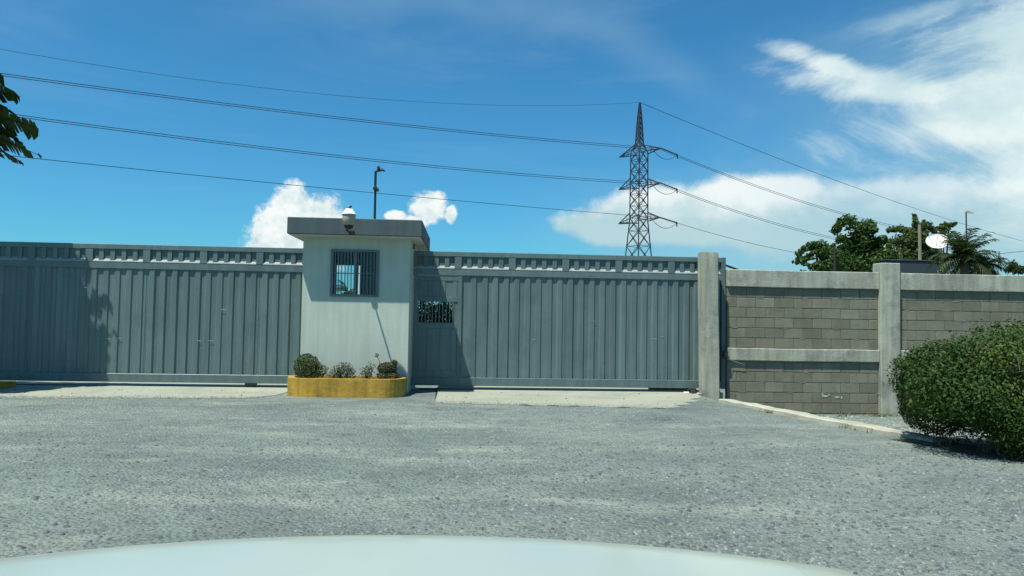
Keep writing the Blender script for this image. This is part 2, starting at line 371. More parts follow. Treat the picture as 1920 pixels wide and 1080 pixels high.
# concrete aprons in front of and under the two gates, running on inside
def apron(name, poly, dz):
    bm = bmesh.new(); vs = [bm.verts.new((x, y, 0)) for x, y in poly]; bm.faces.new(vs)
    bmesh.ops.triangulate(bm, faces=bm.faces[:])
    top = [(v.co.x, v.co.y, 0.05+dz) for v in bm.verts]; fs = [[v.index for v in f.verts] for f in bm.faces]; bm.free()
    n = len(poly); b = MB(); b.add(top, fs)
    b.add([(x, y, 0.05+dz) for x, y in poly]+[(x, y, -0.1) for x, y in poly], [(i, n+i, n+(i+1) % n, (i+1) % n) for i in range(n)])
    return tag(b.build(name, 'apron'), kind='structure')
random.seed(4)
def wavy(xa, ya, xb, yb, n, amp):
    return [(xa+(xb-xa)*i/n, ya+(yb-ya)*i/n+random.uniform(-amp, amp)) for i in range(n+1)]
apron('concrete_apron', wavy(-16, 12.5, -3.9, 13.35, 40, 0.05)+[(-3.40, 13.9), (-3.34, 14.6), (-3.15, 15.6), (-16, 15.6)], 0.008)
for xa, xb in ((-16, -3.15), (-0.55, 5.4)):
    tag(MB().add([(xa, 15.6, .058), (xb, 15.6, .058), (xb, 18.5, -.06), (xa, 18.5, -.06), (xb, 26, .054), (xa, 26, .054)], [(0,1,2,3),(3,2,4,5)]).build('driveway', 'apron'), kind='structure')
apron('concrete_apron', wavy(-0.48, 12.95, 3.55, 12.5, 34, 0.05)+[(3.75, 12.72), (3.70, 12.95), (4.05, 13.1), (4.0, 13.45), (4.35, 13.6), (4.3, 14.0), (4.62, 14.3), (4.75, 14.95), (5.4, 15.3), (5.4, 15.6), (-0.55, 15.6), (-0.50, 15.0)], 0.008)
# low kerb
def ribbon(name, line, w, h, m, seed):
    random.seed(seed); pts = []
    for (a, b) in zip(line, line[1:]):
        for i in range(6):
            t = i/6; pts.append(Vector((a[0]+(b[0]-a[0])*t, a[1]+(b[1]-a[1])*t, 0)))
    pts.append(Vector((*line[-1], 0))); b = MB(); nrm = []
    for i, p in enumerate(pts):
        t = (pts[min(i+1, len(pts)-1)]-pts[max(i-1, 0)]).normalized(); nn = Vector((-t.y, t.x, 0))
        z = 0.05*sstep(7, 13, p.y); hh = h+random.uniform(-.012, .012); e0, e1 = random.uniform(-.02, .02), random.uniform(-.03, .03)
        b.v += [tuple(p+nn*(-.01+e0)+Vector((0, 0, z-0.2))), tuple(p+nn*e0+Vector((0, 0, z+hh*.75))), tuple(p+nn*(0.03+e0)+Vector((0, 0, z+hh))),
                tuple(p+nn*(w-.03+e1)+Vector((0, 0, z+hh-.004))), tuple(p+nn*(w+e1)+Vector((0, 0, z+hh*.6))), tuple(p+nn*(w+.02+e1)+Vector((0, 0, z-0.25)))]
    for i in range(len(pts)-1):
        for j in range(5): b.f.append((i*6+j, i*6+j+1, (i+1)*6+j+1, (i+1)*6+j))
    b.f.append((5, 4, 3, 2, 1, 0)); k = (len(pts)-1)*6; b.f.append(tuple(k+j for j in range(6)))
    return tag(b.build(name, m), kind='structure')
ribbon('kerb', KERB[:5]+[(5.99, 9.22)], 0.27, 0.062, 'kerb', 3)
bx = [-0.32, .15, .4, .8, 1.3, 2, 3.5]; by = far(5.2, 9.5, 30); b = MB()
for y in by:
    for q in bx: b.v.append((kerb_x(y)+q+.06*math.sin(y*5), y, gz(kerb_x(y)+q, y)+.012))
for j in range(len(by)-1):
    for i in range(len(bx)-1): k = j*len(bx)+i; b.f.append((k, k+1, k+len(bx)+1, k+len(bx)))
tag(b.build('planting_bed', 'soil', smooth=True), kind='structure')
# loose stones pressed into the yard: one uncountable layer
def stones(name, n, m, seed, fn, smin, smax):
    random.seed(seed); b = MB(); t = 0
    base = [(1,0,0),(0.4,0.9,0),(-0.7,0.7,0),(-1,-0.2,0),(-0.3,-0.95,0),(0.7,-0.7,0),(0.45,0.1,1),(-0.35,0.25,0.9),(-0.1,-0.45,0.95)]
    fc = [(0,1,6),(1,7,6),(1,2,7),(2,3,7),(3,8,7),(3,4,8),(4,5,8),(5,6,8),(5,0,6),(6,7,8)]
    while t < n:
        q = fn()
        if q is None: continue
        t += 1; x, y = q; s = smin+(smax-smin)*random.random()**2.6; a = random.random()*6.28; ca, sa = math.cos(a), math.sin(a); fx = random.uniform(.6, 1.1); h = random.uniform(.35, .75)
        z = gz(x, y)-0.1*s
        b.add([(x+(vx*fx*ca-vy*sa)*s*random.uniform(.8, 1.15), y+(vx*fx*sa+vy*ca)*s*random.uniform(.8, 1.15), z+vz*h*s) for vx, vy, vz in base], fc)
    return tag(b.build(name, m), kind='stuff')
def in_yard(y):
    def f():
        Y = y()
        x = random.uniform(-0.75*Y-0.5, 0.82*Y+0.5)
        if Y > 12.6 and x < 4.6 : return None
        if x > kerb_x(Y)-0.05: return None
        if math.sin(x*1.7+Y*.9)*math.sin(Y*1.9-x*.6)+random.uniform(-.9, .9)+0.16*x*(Y < 9) < 0.1: return None
        return x, Y
    return f
g1 = stones('gravel', 15000, 'pebble', 1, in_yard(lambda: 3.6+9.6*random.random()**1.5), 0.007, 0.030)
tag(g1, 'grey loose gravel scattered over the forecourt', 'gravel')
def near_right():
    Y = 3.7+5.5*random.random()**1.2; x = random.uniform(-0.7*Y, 0.8*Y)
    return (x, Y) if random.random() < .25+.75*sstep(-1.5, 3.5, x) and x < kerb_x(Y)-.05 else None
g5 = stones('gravel', 7000, 'dark_pebble', 12, near_right, 0.008, 0.030); tag(g5, 'darker coarse stones in the near right of the forecourt', 'gravel')
g2 = stones('gravel', 4200, 'pale_pebble', 2, in_yard(lambda: 3.6+9.4*random.random()**1.4), 0.005, 0.020)
tag(g2, 'pale stone chips scattered over the forecourt', 'gravel')
def verge_pt():
    y = random.uniform(9.7, 15.0); x = kerb_x(y)+0.35+random.random()**1.3*5.5
    return (x, y)
g3 = stones('rubble', 1600, 'pale_pebble', 6, verge_pt, 0.008, 0.045)
tag(g3, 'pale rubble and stone chips between the kerb and block wall', 'rubble')
def apron_pt():
    if random.random() < .5: return random.uniform(-9, -3.6), random.uniform(12.9, 15.0)
    return random.uniform(-.4, 4.6), random.uniform(12.8, 15.1)
def edge_pt():
    if random.random() < .6: x = random.uniform(-9.5, -3.5); return x, 12.5+(x+16)/12.1*.85+abs(random.gauss(0, .16))
    x = random.uniform(-.6, 4.2); return x, 12.95-(x+.48)*.11+abs(random.gauss(0, .16))
g6 = stones('gravel', 2600, 'pebble', 14, edge_pt, 0.006, 0.02); tag(g6, 'loose gravel spilled over the front edges of the concrete aprons', 'gravel')
for v in g6.data.vertices: v.co.z += 0.009
g4 = stones('grit', 170, 'black_metal', 9, apron_pt, 0.008, 0.022)
tag(g4, 'dark grit specks lying on the concrete aprons', 'grit')
for v in g4.data.vertices: v.co.z += 0.009

# ------------------------------------------------------------------ sliding gates
GY = 15.42
def trapz(w0, w1, d, z0, z1):
    return MB().add([(-w0, 0, z0), (-w1, -d, z0), (w1, -d, z0), (w0, 0, z0), (-w0, 0, z1), (-w1, -d, z1), (w1, -d, z1), (w0, 0, z1)],
                    [(0,1,5,4),(1,2,6,5),(2,3,7,6),(3,0,4,7),(4,5,6,7),(3,2,1,0)])
SLAT = trapz(0.072, 0.046, 0.024, 0.30, 2.40).mesh('slat', 'gate_paint')
FSLAT = MB().cbox(-0.047, 0.047, -0.030, 0.0, 2.50, 2.80, 0.004).mesh('frieze_slat', 'gate_paint')
MULL = MB().cbox(-0.072, 0.072, -0.0415, 0.0, 2.535, 2.80, 0.004).mesh('mullion', 'gate_paint')
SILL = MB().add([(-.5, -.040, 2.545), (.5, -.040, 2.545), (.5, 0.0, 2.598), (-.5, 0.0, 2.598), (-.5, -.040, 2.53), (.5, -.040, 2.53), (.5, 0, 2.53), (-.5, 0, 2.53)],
                [(0,1,2,3),(4,5,1,0),(1,5,6,2),(0,3,7,4),(4,7,6,5)]).mesh('sill', 'sunlit_sill_scuff')
def gate(x0, x1, mull0, label, wicket=None):
    g = thing('sliding_gate', ((x0+x1)/2, GY, 0.06), label, 'gate', 'grey sliding metal gates of the entrance')
    Y = GY
    box('top_beam', 'gate_paint', g, x0, x1, Y-0.046, Y+0.03, 2.785, 2.885)
    box('frieze_rail', 'gate_paint', g, x0, x1, Y-0.036, Y+0.03, 2.395, 2.548)
    box('bottom_beam', 'gate_paint', g, x0, x1, Y-0.050, Y+0.03, 0.138, 0.305)
    box('frieze_panel', 'gate_dark', g, x0, x1, Y-0.004, Y+0.024, 2.54, 2.79, 0.002)
    box('end_post', 'gate_paint', g, x1-0.09, x1, Y-0.056, Y+0.033, 0.133, 2.889)
    k = math.floor((x0-mull0)/1.115)
    while True:
        xm = mull0+k*1.115; k += 1
        if xm > x1+0.7: break
        if x0+.06 < xm < x1-0.15: link('mullion', MULL, g, (xm, Y, 0))
        xa, xb = max(xm+0.066, x0), min(xm+1.049, x1-0.09)
        if xb-xa > 0.1:
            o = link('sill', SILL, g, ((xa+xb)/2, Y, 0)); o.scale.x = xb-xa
        for i in range(4):
            xsl = xm+0.12+0.1095+i*0.2190
            if x0+.05 < xsl < x1-0.15: link('frieze_slat', FSLAT, g, (xsl, Y, 0))
        # sheet section behind the slats and the raised slats of this bay
        a, b = max(xm, x0), min(xm+1.113, x1-0.09)
        if wicket: a = max(a, wicket)
        if b-a > 0.05: box('sheet_panel', 'gate_paint', g, a, b, Y+0.002+0.004*(k % 2), Y+0.02, 0.29, 2.41, 0.002)
        for i in range(5):
            xsl = xm+0.1115+i*0.223
            if a+.06 < xsl < b-0.04:
                o = link('slat', SLAT, g, (xsl+random.uniform(-.006, .006), Y+0.002+random.uniform(-.003, .004), 0)); o.rotation_euler.y = random.uniform(-.0018, .0018)
    return g
random.seed(12)
gl = gate(-11.6, -3.02, -6.39, 'long grey sliding metal gate left of the guardhouse, partly in tree shadow')
gr = gate(-1.10, 5.47, -0.15, 'grey sliding metal gate with barred wicket door between guardhouse and concrete pillar', wicket=-0.06)
# roller trucks under the gates
def roller(g, x):
    b = MB(); b.box(x-.10, x+.12, GY-.06, GY+.02, .105, .137)
    br = b.build('roller_bracket', 'black_metal', g)
    for dx in (-.055, .065):
        w = MB(); w.tube([(x+dx, GY-.05, .098), (x+dx, GY+.01, .098)], .040, 12); w.build('roller', 'black_metal', br).location = (0, 0, 0)
roller(gl, -4.27); roller(gr, 4.72)
for g, spots in ((gl, ((-7.35, .98), (-7.12, .985), (-6.9, 1.0), (-5.35, .97), (-5.12, .975), (-7.6, 2.0), (-4.9, 1.6))), (gr, ((1.4, 1.1), (3.9, 1.15), (4.1, 1.2), (2.6, 1.5)))):
    for sx, sz in spots: box('scuff_mark', 'sunlit_sill_scuff', g, sx, sx+random.uniform(.06, .14), GY-.0248, GY-.023, sz, sz+random.uniform(.006, .014), .0003)
# wicket door in the right gate
wd = MB().cbox(-1.04, -0.085, GY-.012, GY+.022, 0.31, 1.345, .003)
wd.cbox(-1.04, -0.085, GY-.012, GY+.022, 1.905, 2.39, .003); wd.cbox(-1.04, -0.985, GY-.012, GY+.022, 1.346, 1.904, .003); wd.cbox(-.225, -0.085, GY-.012, GY+.022, 1.346, 1.904, .003)
wd = wd.build('wicket_door', 'gate_paint', gr)
def sub(name, m, par, *a, c=.004):
    o = MB().cbox(*a, c).build(name, m, None); o.parent = par; return o
for xx in (-1.045, -.145): sub('door_stile', 'gate_paint', wd, xx, xx+.085, GY-.030, GY-.0125, 0.308, 2.392)
for za, zb in ((0.309, .44), (1.30, 1.42), (1.85, 1.95), (2.28, 2.391)): sub('door_rail', 'gate_paint', wd, -.958, -.147, GY-.026, GY-.0127, za, zb)
for xx in (-.76, -.50, -.26):
    sub('door_batten', 'gate_paint', wd, xx, xx+.10, GY-.022, GY-.0125, .441, 1.299); sub('door_batten', 'gate_paint', wd, xx, xx+.10, GY-.022, GY-.0125, 1.951, 2.279)
for i in range(11): sub('grille_bar', 'bar_paint', wd, -.955+i*.071, -.935+i*.071, GY-.03, GY-.008, 1.40, 1.87, c=.003)
# small rails on the ground
for nm, a, b, lab in (('left', -11.5, -3.3, 'thin steel gate track set in concrete under the long left gate'), ('right', -.9, 5.2, 'thin steel gate track set in concrete under the wicket door gate')):
    b_ = MB().cbox(a, b, GY-.025, GY+.010, .0565, .074, .004); tag(b_.build('gate_track', 'steel'), lab, 'rail')

# ------------------------------------------------------------------ guardhouse
HX0, HX1, HY0, HY1, HZ = -3.09, -1.065, 14.40, 16.9, 3.02
h = thing('guardhouse', ((HX0+HX1)/2, (HY0+HY1)/2, 0.0), 'pale grey guardhouse with flat dark-edged roof between the gates', 'guardhouse')
def holed(name, m, parent, x0, x1, z0, z1, hx0, hx1, hz0, hz1, ya, yb):
    b = MB()
    o = [(x0, z0), (x1, z0), (x1, z1), (x0, z1)]; i = [(hx0, hz0), (hx1, hz0), (hx1, hz1), (hx0, hz1)]
    vs = [(x, ya, z) for x, z in o+i]+[(x, yb, z) for x, z in o+i]
    fs = []
    for k in range(4):
        q = (k+1) % 4; fs += [(k, q, 4+q, 4+k), (8+k, 12+k, 12+q, 8+q), (k, 8+k, 8+q, q), (4+k, 4+q, 12+q, 12+k)]
    return b.add(vs, fs).build(name, m, parent)
WX0, WX1, WZ0, WZ1 = -2.535, -1.68, 1.925, 2.760
holed('front_wall', 'house_wall', h, HX0, HX1, -0.1, HZ, WX0, WX1, WZ0, WZ1, HY0, HY0+.14)
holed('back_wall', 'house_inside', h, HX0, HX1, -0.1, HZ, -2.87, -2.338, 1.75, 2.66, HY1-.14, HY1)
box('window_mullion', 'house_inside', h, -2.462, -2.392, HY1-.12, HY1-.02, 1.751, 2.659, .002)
MB().box(HX0, HX0+.14, HY0+.14, HY1-.14, -.1, HZ).build('side_wall', 'house_wall', h)
MB().box(HX1-.14, HX1, HY0+.14, HY1-.14, -.1, HZ).build('side_wall', 'house_wall', h)
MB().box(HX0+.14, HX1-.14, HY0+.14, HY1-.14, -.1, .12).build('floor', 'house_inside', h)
RX0, RX1, RY0, RY1 = -3.32, -0.825, 14.035, 17.2
rf = MB().cbox(RX0, RX1, RY0, RY1, HZ+.012, 3.345, .012).build('roof', 'fascia', h)
o = MB().cbox(RX0+.025, RX1-.025, RY0+.025, RY1-.025, HZ-.001, HZ+.0115, .002).build('soffit', 'soffit', None); o.parent = rf
o.location = (0, 0, 0)
o = MB().cbox(RX0+.18, RX1-.18, RY0+.18, RY1-.18, 3.3455, 3.352, .001).build('roof_deck', 'concrete', None); o.parent = rf
for (x0, x1) in ((HX1-.02, HX1+.05),):
    box('roof_bracket', 'gate_dark', h, HX1+.001, HX1+.045, 15.05, 15.22, 2.90, 2.985, .004)
# window
wf = MB()
y0, y1 = HY0-.03, HY0+.05
for a in ((WX0-.03, WX1+.03, WZ0-.035, WZ0+.012), (WX0-.03, WX1+.03, WZ1-.012, WZ1+.03), (WX0-.03, WX0+.025, WZ0+.012, WZ1-.012), (WX1-.025, WX1+.03, WZ0+.012, WZ1-.012), (-2.122, -2.070, WZ0+.012, WZ1-.012)):
    wf.cbox(a[0], a[1], y0, y1, a[2], a[3], .004)
win = wf.build('window', 'bar_paint', h)
for (a, b) in ((WX0+.025, -2.122), (-2.070, WX1-.025)):
    o = MB().box(a, b, HY0+.030, HY0+.034, WZ0+.012, WZ1-.012).build('pane', 'glass', None); o.parent = win
random.seed(5)
for i in range(13):
    x = WX0+.058+i*(WX1-WX0-.116)/12
    if -2.135 < x < -2.05: continue
    o = MB().tube([(x+random.uniform(-.004, .004), HY0-.018, WZ0), (x+random.uniform(-.006, .006), HY0-.022, (WZ0+WZ1)/2), (x+random.uniform(-.004, .004), HY0-.018, WZ1)], .0095, 6).build('grille_bar', 'bar_paint', None); o.parent = win
o = MB().tube([(WX0, HY0-.022, 2.335), (WX1, HY0-.022, 2.335)], .009, 6).build('grille_bar', 'bar_paint', None); o.parent = win
wp = thing('white_panel', (-2.75, 19.5, .05), 'white sunlit panel glimpsed through the guardhouse window', 'panel')
box('panel_board', 'white_plastic', wp, -2.80, -2.60, 19.5, 19.56, 1.2, 3.3); box('panel_leg', 'white_plastic', wp, -2.74, -2.68, 19.51, 19.55, -.1, 1.199)
# security camera on its arm
pc = thing('security_camera', (-2.10, 13.48, 3.10), 'beige dome security camera on an arm in front of the guardhouse roof', 'camera')
MB().lathe([(.075, -.03), (.115, 0), (.118, .15), (.112, .165)], (-2.10, 13.48, 3.17), 24).build('housing', 'beige_plastic', pc, True)
MB().lathe([(.02, -.09), (.07, -.06), (.085, -.02)], (-2.10, 13.48, 3.16), 20).build('dome', 'car_black', pc, True)
MB().lathe([(.135, 0), (.128, .012), (.075, .075), (.068, .095), (.062, .10)], (-2.10, 13.48, 3.337), 24).build('sun_cap', 'white_plastic', pc, True)
MB().cbox(-2.135, -2.065, 13.45, 13.51, 3.43, 3.455, .004).cbox(-2.11, -2.07, 13.46, 13.50, 3.455, 3.478, .004).cbox(-2.095, -2.055, 13.46, 13.50, 3.478, 3.50, .004).build('top_mount', 'black_metal', pc)
MB().tube([(-2.14, 14.02, 3.06), (-2.14, 13.52, 3.055), (-2.10, 13.63, 3.06), (-2.075, 13.62, 3.10), (-2.0, 13.62, 3.28), (-2.03, 13.62, 3.43), (-2.09, 13.62, 3.44)][:2], .016, 8).build('arm', 'black_metal', pc)
MB().tube([(-2.14, 13.53, 3.05), (-2.135, 13.49, 3.075), (-2.105, 13.48, 3.10)], .014, 8).build('arm', 'black_metal', pc)
MB().cbox(-2.19, -2.09, 14.0, 14.033, 3.035, 3.12, .004).build('wall_plate', 'black_metal', pc)
# mast on the roof
ms = thing('camera_mast', (-1.83, 15.0, 3.352), 'thin dark mast with small cameras on the guardhouse roof', 'mast')
MB().tube([(-1.83, 15, 3.345), (-1.83, 15, 4.10), (-1.825, 15, 4.42)], [.026, .022, .016], 8).build('pole', 'black_metal', ms)
MB().lathe([(.06, 0), (.06, .02)], (-1.83, 15, 3.353), 12).build('base_plate', 'black_metal', ms)
MB().tube([(-1.845, 14.985, 4.02), (-1.85, 14.985, 4.25), (-1.845, 14.985, 4.40)], .008, 5).build('cable', 'cable', ms)
MB().cbox(-1.87, -1.79, 14.93, 15.01, 4.05, 4.11, .006).cbox(-1.80, -1.755, 14.88, 14.96, 4.01, 4.075, .006).build('lower_camera', 'black_metal', ms)
b = MB().cbox(-1.80, -1.75, 14.95, 15.03, 4.47, 4.53, .006); b.tube([(-1.86, 15, 4.41), (-1.78, 15, 4.45), (-1.70, 14.98, 4.46), (-1.64, 14.96, 4.43)], [.012, .03, .028, .012], 8)
b.build('upper_camera', 'black_metal', ms)

# ------------------------------------------------------------------ planter with shrubs
def stadium(x0, x1, y0, y1, r, n=8, back=True):
    p = []
    for cx, cy, a0 in ((x0+r, y0+r, 180), (x1-r, y0+r, 270)):
        for i in range(n+1):
            a = R(a0+90*i/n); p.append((cx+r*math.cos(a), cy+r*math.sin(a)))
    return p+[(x1, y1), (x0, y1)]
def ring(b, po, pi, z0, z1):
    n = len(po); b.add([(x, y, z0) for x, y in po]+[(x, y, z1) for x, y in po]+[(x, y, z1) for x, y in pi]+[(x, y, z0) for x, y in pi],
        [f for i in range(n) for f in ((i, (i+1) % n, n+(i+1) % n, n+i), (n+i, n+(i+1) % n, 2*n+(i+1) % n, 2*n+i), (2*n+i, 2*n+(i+1) % n, 3*n+(i+1) % n, 3*n+i))]); return b
pl = thing('flower_planter', (-2.2, 14.0, .05), 'mustard yellow round-cornered masonry planter at the foot of the guardhouse', 'planter')
PO = stadium(-3.23, -1.07, 13.68, 14.395, .42)
PI = stadium(-3.12, -1.18, 13.79, 14.39, .33)
ring(MB(), PO, PI, -.05, .385).build('rim_wall', 'yellow', pl)
MB().prism(PI, 0.0, .33).build('soil', 'soil', pl)
tagq = []
def leaves(name, m, parent, pts_fn, n, smin, smax, seed, up_bias=0.3, cap=None):
    rng = np.random.default_rng(seed); P, N = pts_fn(rng, n); n = len(P)
    nn = N + rng.normal(0, .75, (n, 3)); nn[:, 2] += up_bias; nn /= np.linalg.norm(nn, axis=1)[:, None]
    t = np.cross(nn, rng.normal(0, 1, (n, 3))); t /= np.linalg.norm(t, axis=1)[:, None]; b = np.cross(nn, t)
    s = rng.uniform(smin, smax, n)[:, None]; w = s*rng.uniform(.42, .6, n)[:, None]
    bend = nn*s*rng.uniform(-.25, .25, n)[:, None]
    V = np.stack([P-t*s, P+b*w, P+t*s+bend, P-b*w], 1).reshape(-1, 3)
    me = bpy.data.meshes.new(name); me.vertices.add(4*n); me.vertices.foreach_set('co', V.ravel().astype(np.float32))
    me.loops.add(4*n); me.loops.foreach_set('vertex_index', np.arange(4*n, dtype=np.int32)); me.polygons.add(n)
    me.polygons.foreach_set('loop_start', np.arange(0, 4*n, 4, dtype=np.int32)); me.polygons.foreach_set('loop_total', np.full(n, 4, dtype=np.int32))
    me.materials.append(MATS[m]); me.update(calc_edges=True); me.validate()
    return link(name, me, parent)
def lumpy(blobs, shell=0.75, rough=0.14, freq=5.0, seed=0, fuzzy=False):
    """blobs: (cx,cy,cz,rx,ry,rz,weight); leaves mostly near an uneven shell"""
    r_ = random.Random(seed); ph = [(r_.uniform(-1, 1)*freq, r_.uniform(-1, 1)*freq, r_.uniform(-1, 1)*freq, r_.uniform(0, 6.28)) for _ in range(9)]
    def f(rng, n):
        wt = np.array([b[6] for b in blobs], float); wt /= wt.sum(); k = rng.choice(len(blobs), n, p=wt)
        B = np.array([b[:6] for b in blobs]); d = rng.normal(0, 1, (n, 3)); d /= np.linalg.norm(d, axis=1)[:, None]
        rr = np.where(rng.random(n) < shell, rng.uniform(.86, 1.04, n), rng.uniform(.35, .95, n))
        if fuzzy: rr = rng.random(n)**.5*1.15+rng.normal(0, .12, n)
        C = B[k, :3]; Rr = B[k, 3:]; lum = np.zeros(n); Q = d*Rr+C
        for a, b_, c_, p_ in ph: lum += np.sin(Q[:, 0]*a+Q[:, 1]*b_+Q[:, 2]*c_+p_)
        P = C + d*Rr*(rr*(1+rough*lum/3))[:, None]
        N = d/np.maximum(Rr, .01); N /= np.linalg.norm(N, axis=1)[:, None]
        return P, N
    return f
def twigs(parent, base, n, spread, hgt, rad, m, seed, name='stem'):
    r_ = random.Random(seed)
    for i in range(n):
        a = r_.uniform(0, 6.28); q = r_.uniform(.3, 1)*spread; p0 = Vector(base)+Vector((r_.uniform(-.04, .04), r_.uniform(-.03, .03), 0)); p2 = p0+Vector((math.cos(a)*q, math.sin(a)*q*.6, hgt*r_.uniform(.7, 1.05)))
        p1 = (p0+p2)/2+Vector((r_.uniform(-.05, .05), 0, .04))
        MB().tube([p0, p1, p2], [rad, rad*.7, rad*.35], 5).build(name, m, parent)
def shrub(base, blobs, label, m, n, smin, smax, seed, stems=4, group='shrubs in the yellow planter', shell=.6, **kw):
    kw.setdefault('rough', .24); t = thing('planter_shrub', base, label, 'shrub', group)
    leaves('foliage', m, t, lumpy(blobs, shell=shell, seed=seed, **kw), n, smin, smax, seed)
    bb = np.array([b[:6] for b in blobs]); twigs(t, base, stems, bb[:, 3].mean()*.9, (bb[:, 2]+bb[:, 5]*.6).max()-base[2], .011, 'bark', seed)
    return t
zs = .33
shrub((-2.86, 13.98, zs), [(-2.88, 13.98, .62, .225, .20, .23, 5), (-2.86, 13.98, .46, .19, .17, .14, 2), (-2.63, 13.96, .52, .10, .09, .11, .8)], 'dense round dark green shrub at the left end of the yellow planter', 'shrub_leaf', 3600, .012, .026, 21)
shrub((-2.28, 13.97, zs), [(-2.36, 13.95, .48, .15, .10, .10, 2), (-2.17, 13.97, .54, .15, .11, .14, 3), (-2.22, 13.93, .40, .22, .12, .07, 2), (-2.07, 13.97, .47, .10, .09, .12, 1.5)], 'low open sprawling grey-green shrub in the middle of the yellow planter', 'sage_leaf', 900, .013, .026, 22, 11, shell=.3, rough=.3)
shrub((-1.75, 13.98, zs), [(-1.83, 13.97, .46, .08, .08, .13, 1), (-1.72, 13.98, .50, .09, .08, .17, 1.4)], 'small sparse twiggy shrub just left of the brownish one in the planter', 'sage_leaf', 330, .012, .024, 23, 8, shell=.3, rough=.3)
t = shrub((-1.42, 13.99, zs), [(-1.40, 13.99, .57, .235, .18, .16, 5), (-1.38, 13.98, .44, .25, .19, .12, 3), (-1.28, 14.0, .66, .09, .08, .09, .8)], 'round brownish-green shrub at the right end of the yellow planter', 'dry_shrub_leaf', 3400, .011, .024, 24)
MB().tube([(-1.52, 13.97, .55), (-1.56, 13.96, .72), (-1.60, 13.95, .80)], [.006, .005, .003], 5).build('stem', 'bark', t)
leaves('foliage', 'shrub_leaf', t, lumpy([(-1.60, 13.95, .80, .05, .03, .05, 1)], shell=.2, seed=3), 26, .012, .026, 31)

# ------------------------------------------------------------------ gate pillar and block wall
p = MB()
poly0 = [(4.835, 14.74), (5.235, 14.74), (5.235, 15.19), (4.835, 15.19)]
bm = bmesh.new(); bmesh.ops.create_cube(bm, size=1); bmesh.ops.subdivide_edges(bm, edges=bm.edges[:], cuts=5, use_grid_fill=True)
random.seed(8)
for v in bm.verts:
    x, y, z = v.co; zz = -.25+(z+.5)*3.215
    lean = (z-.5)*-.055
    v.co = (5.0+x*.37+lean+.004*math.sin(zz*4+y*5), 15.125+y*.25+.005*math.sin(zz*3.1+x*7), zz)
bmesh.ops.bevel(bm, geom=[e for e in bm.edges if e.calc_face_angle(0) > 1.0], offset=.02, segments=2, affect='EDGES')
me = bpy.data.meshes.new('gate_pillar'); bm.to_mesh(me); bm.free(); me.materials.append(MATS['concrete'])
tag(link('gate_pillar', me), 'tall stained square concrete gate pillar right of the wicket door gate', 'pillar')

WY = 15.27
bw = thing('block_wall', (9.2, WY+.1, -.4), 'unrendered grey concrete block wall with cast concrete beams right of the pillar', 'wall')
XW0, XW1 = 5.48, 13.0
def rough_beam(name, x0, x1, z0, z1, ya, yb, seed, m='concrete', n=24):
    bm = bmesh.new(); bmesh.ops.create_cube(bm, size=1)
    for v in bm.verts: v.co = Vector(((x0+x1)/2+v.co.x*(x1-x0), (ya+yb)/2+v.co.y*(yb-ya), (z0+z1)/2+v.co.z*(z1-z0)))
    long = 0 if x1-x0 > z1-z0 else 2
    ed = [e for e in bm.edges if abs((e.verts[0].co-e.verts[1].co)[long]) > .01]
    bmesh.ops.subdivide_edges(bm, edges=ed, cuts=n, use_grid_fill=True)
    r_ = random.Random(seed); ph = [r_.uniform(0, 6) for _ in range(4)]
    for v in bm.verts:
        q = v.co[long]; v.co[2 if long == 0 else 0] += .003*math.sin(q*2.1+ph[0])+.0012*math.sin(q*7+ph[1])+r_.uniform(-.001, .001); v.co.y += .001*math.sin(q*3+ph[2])
    bmesh.ops.bevel(bm, geom=[e for e in bm.edges if e.calc_face_angle(0) > 1.0], offset=.012, segments=1, affect='EDGES')
    me = bpy.data.meshes.new(name); bm.to_mesh(me); bm.free(); me.materials.append(MATS[m]); return link(name, me, bw)
for i, (a, b) in enumerate(((XW0, 8.755), (9.195, XW1))):
    rough_beam('top_beam', a, b, 2.275, 2.635, WY, WY+.26, 40+i)
    rough_beam('middle_beam', a, b, .735, .995, WY+.002, WY+.25, 50+i)
rough_beam('column', 8.76, 9.19, -.7, 2.84, WY-.045, WY+.28, 60, n=18)
rough_beam('column', 13.005, 13.4, -.7, 2.84, WY-.045, WY+.28, 61, n=18)
MB().box(XW0+.02, XW1, WY+.069, WY+.2, -.8, 2.3).build('mortar', 'mortar', bw)
BL = []
random.seed(77)
for q in range(5):
    b = MB().cbox(-.5, .5, -.5, .5, -.5, .5, .02)
    b.v = [(x*.398*(1+random.uniform(-.003, .003)), y*.1, z*.197*(1+random.uniform(-.006, .006))) for x, y, z in b.v]; BL.append(b.mesh('block', 'block'))
HB = []
for q in range(3):
    b = MB().cbox(-.5, .5, -.5, .5, -.5, .5, .04); b.v = [(x*.19*(1+random.uniform(-.01, .01)), y*.1, z*.197*(1+random.uniform(-.006, .006))) for x, y, z in b.v]; HB.append(b.mesh('block', 'block'))
def course(x0, x1, z, off):
    x = x0+.012; first = True
    while x < x1-.06:
        w = .398; mesh = random.choice(BL); sc = 1
        if first and off: mesh = random.choice(HB); w = .19
        first = False
        if x+w > x1-.01:
            w2 = x1-.012-x; mesh = random.choice(BL if w2 > .25 else HB); sc = w2/(.398 if w2 > .25 else .19); w = w2
        o = link('block', mesh, bw, (x+w/2, WY+.056+.05+random.uniform(-.0015, .0015), z+random.uniform(-.003, .003))); o.scale.x = sc
        o.rotation_euler = (random.uniform(-.004, .004), random.uniform(-.004, .004), random.uniform(-.004, .004))
        x += w+random.uniform(.008, .014)
for a, b in ((XW0, 8.755), (9.195, XW1)):
    for i in range(6): course(a, b, .995+.107+i*.2125, i % 2 == 0)
    for i in range(5): course(a, b, .735-.11-.107-i*.2125+.09, i % 2 == 1)
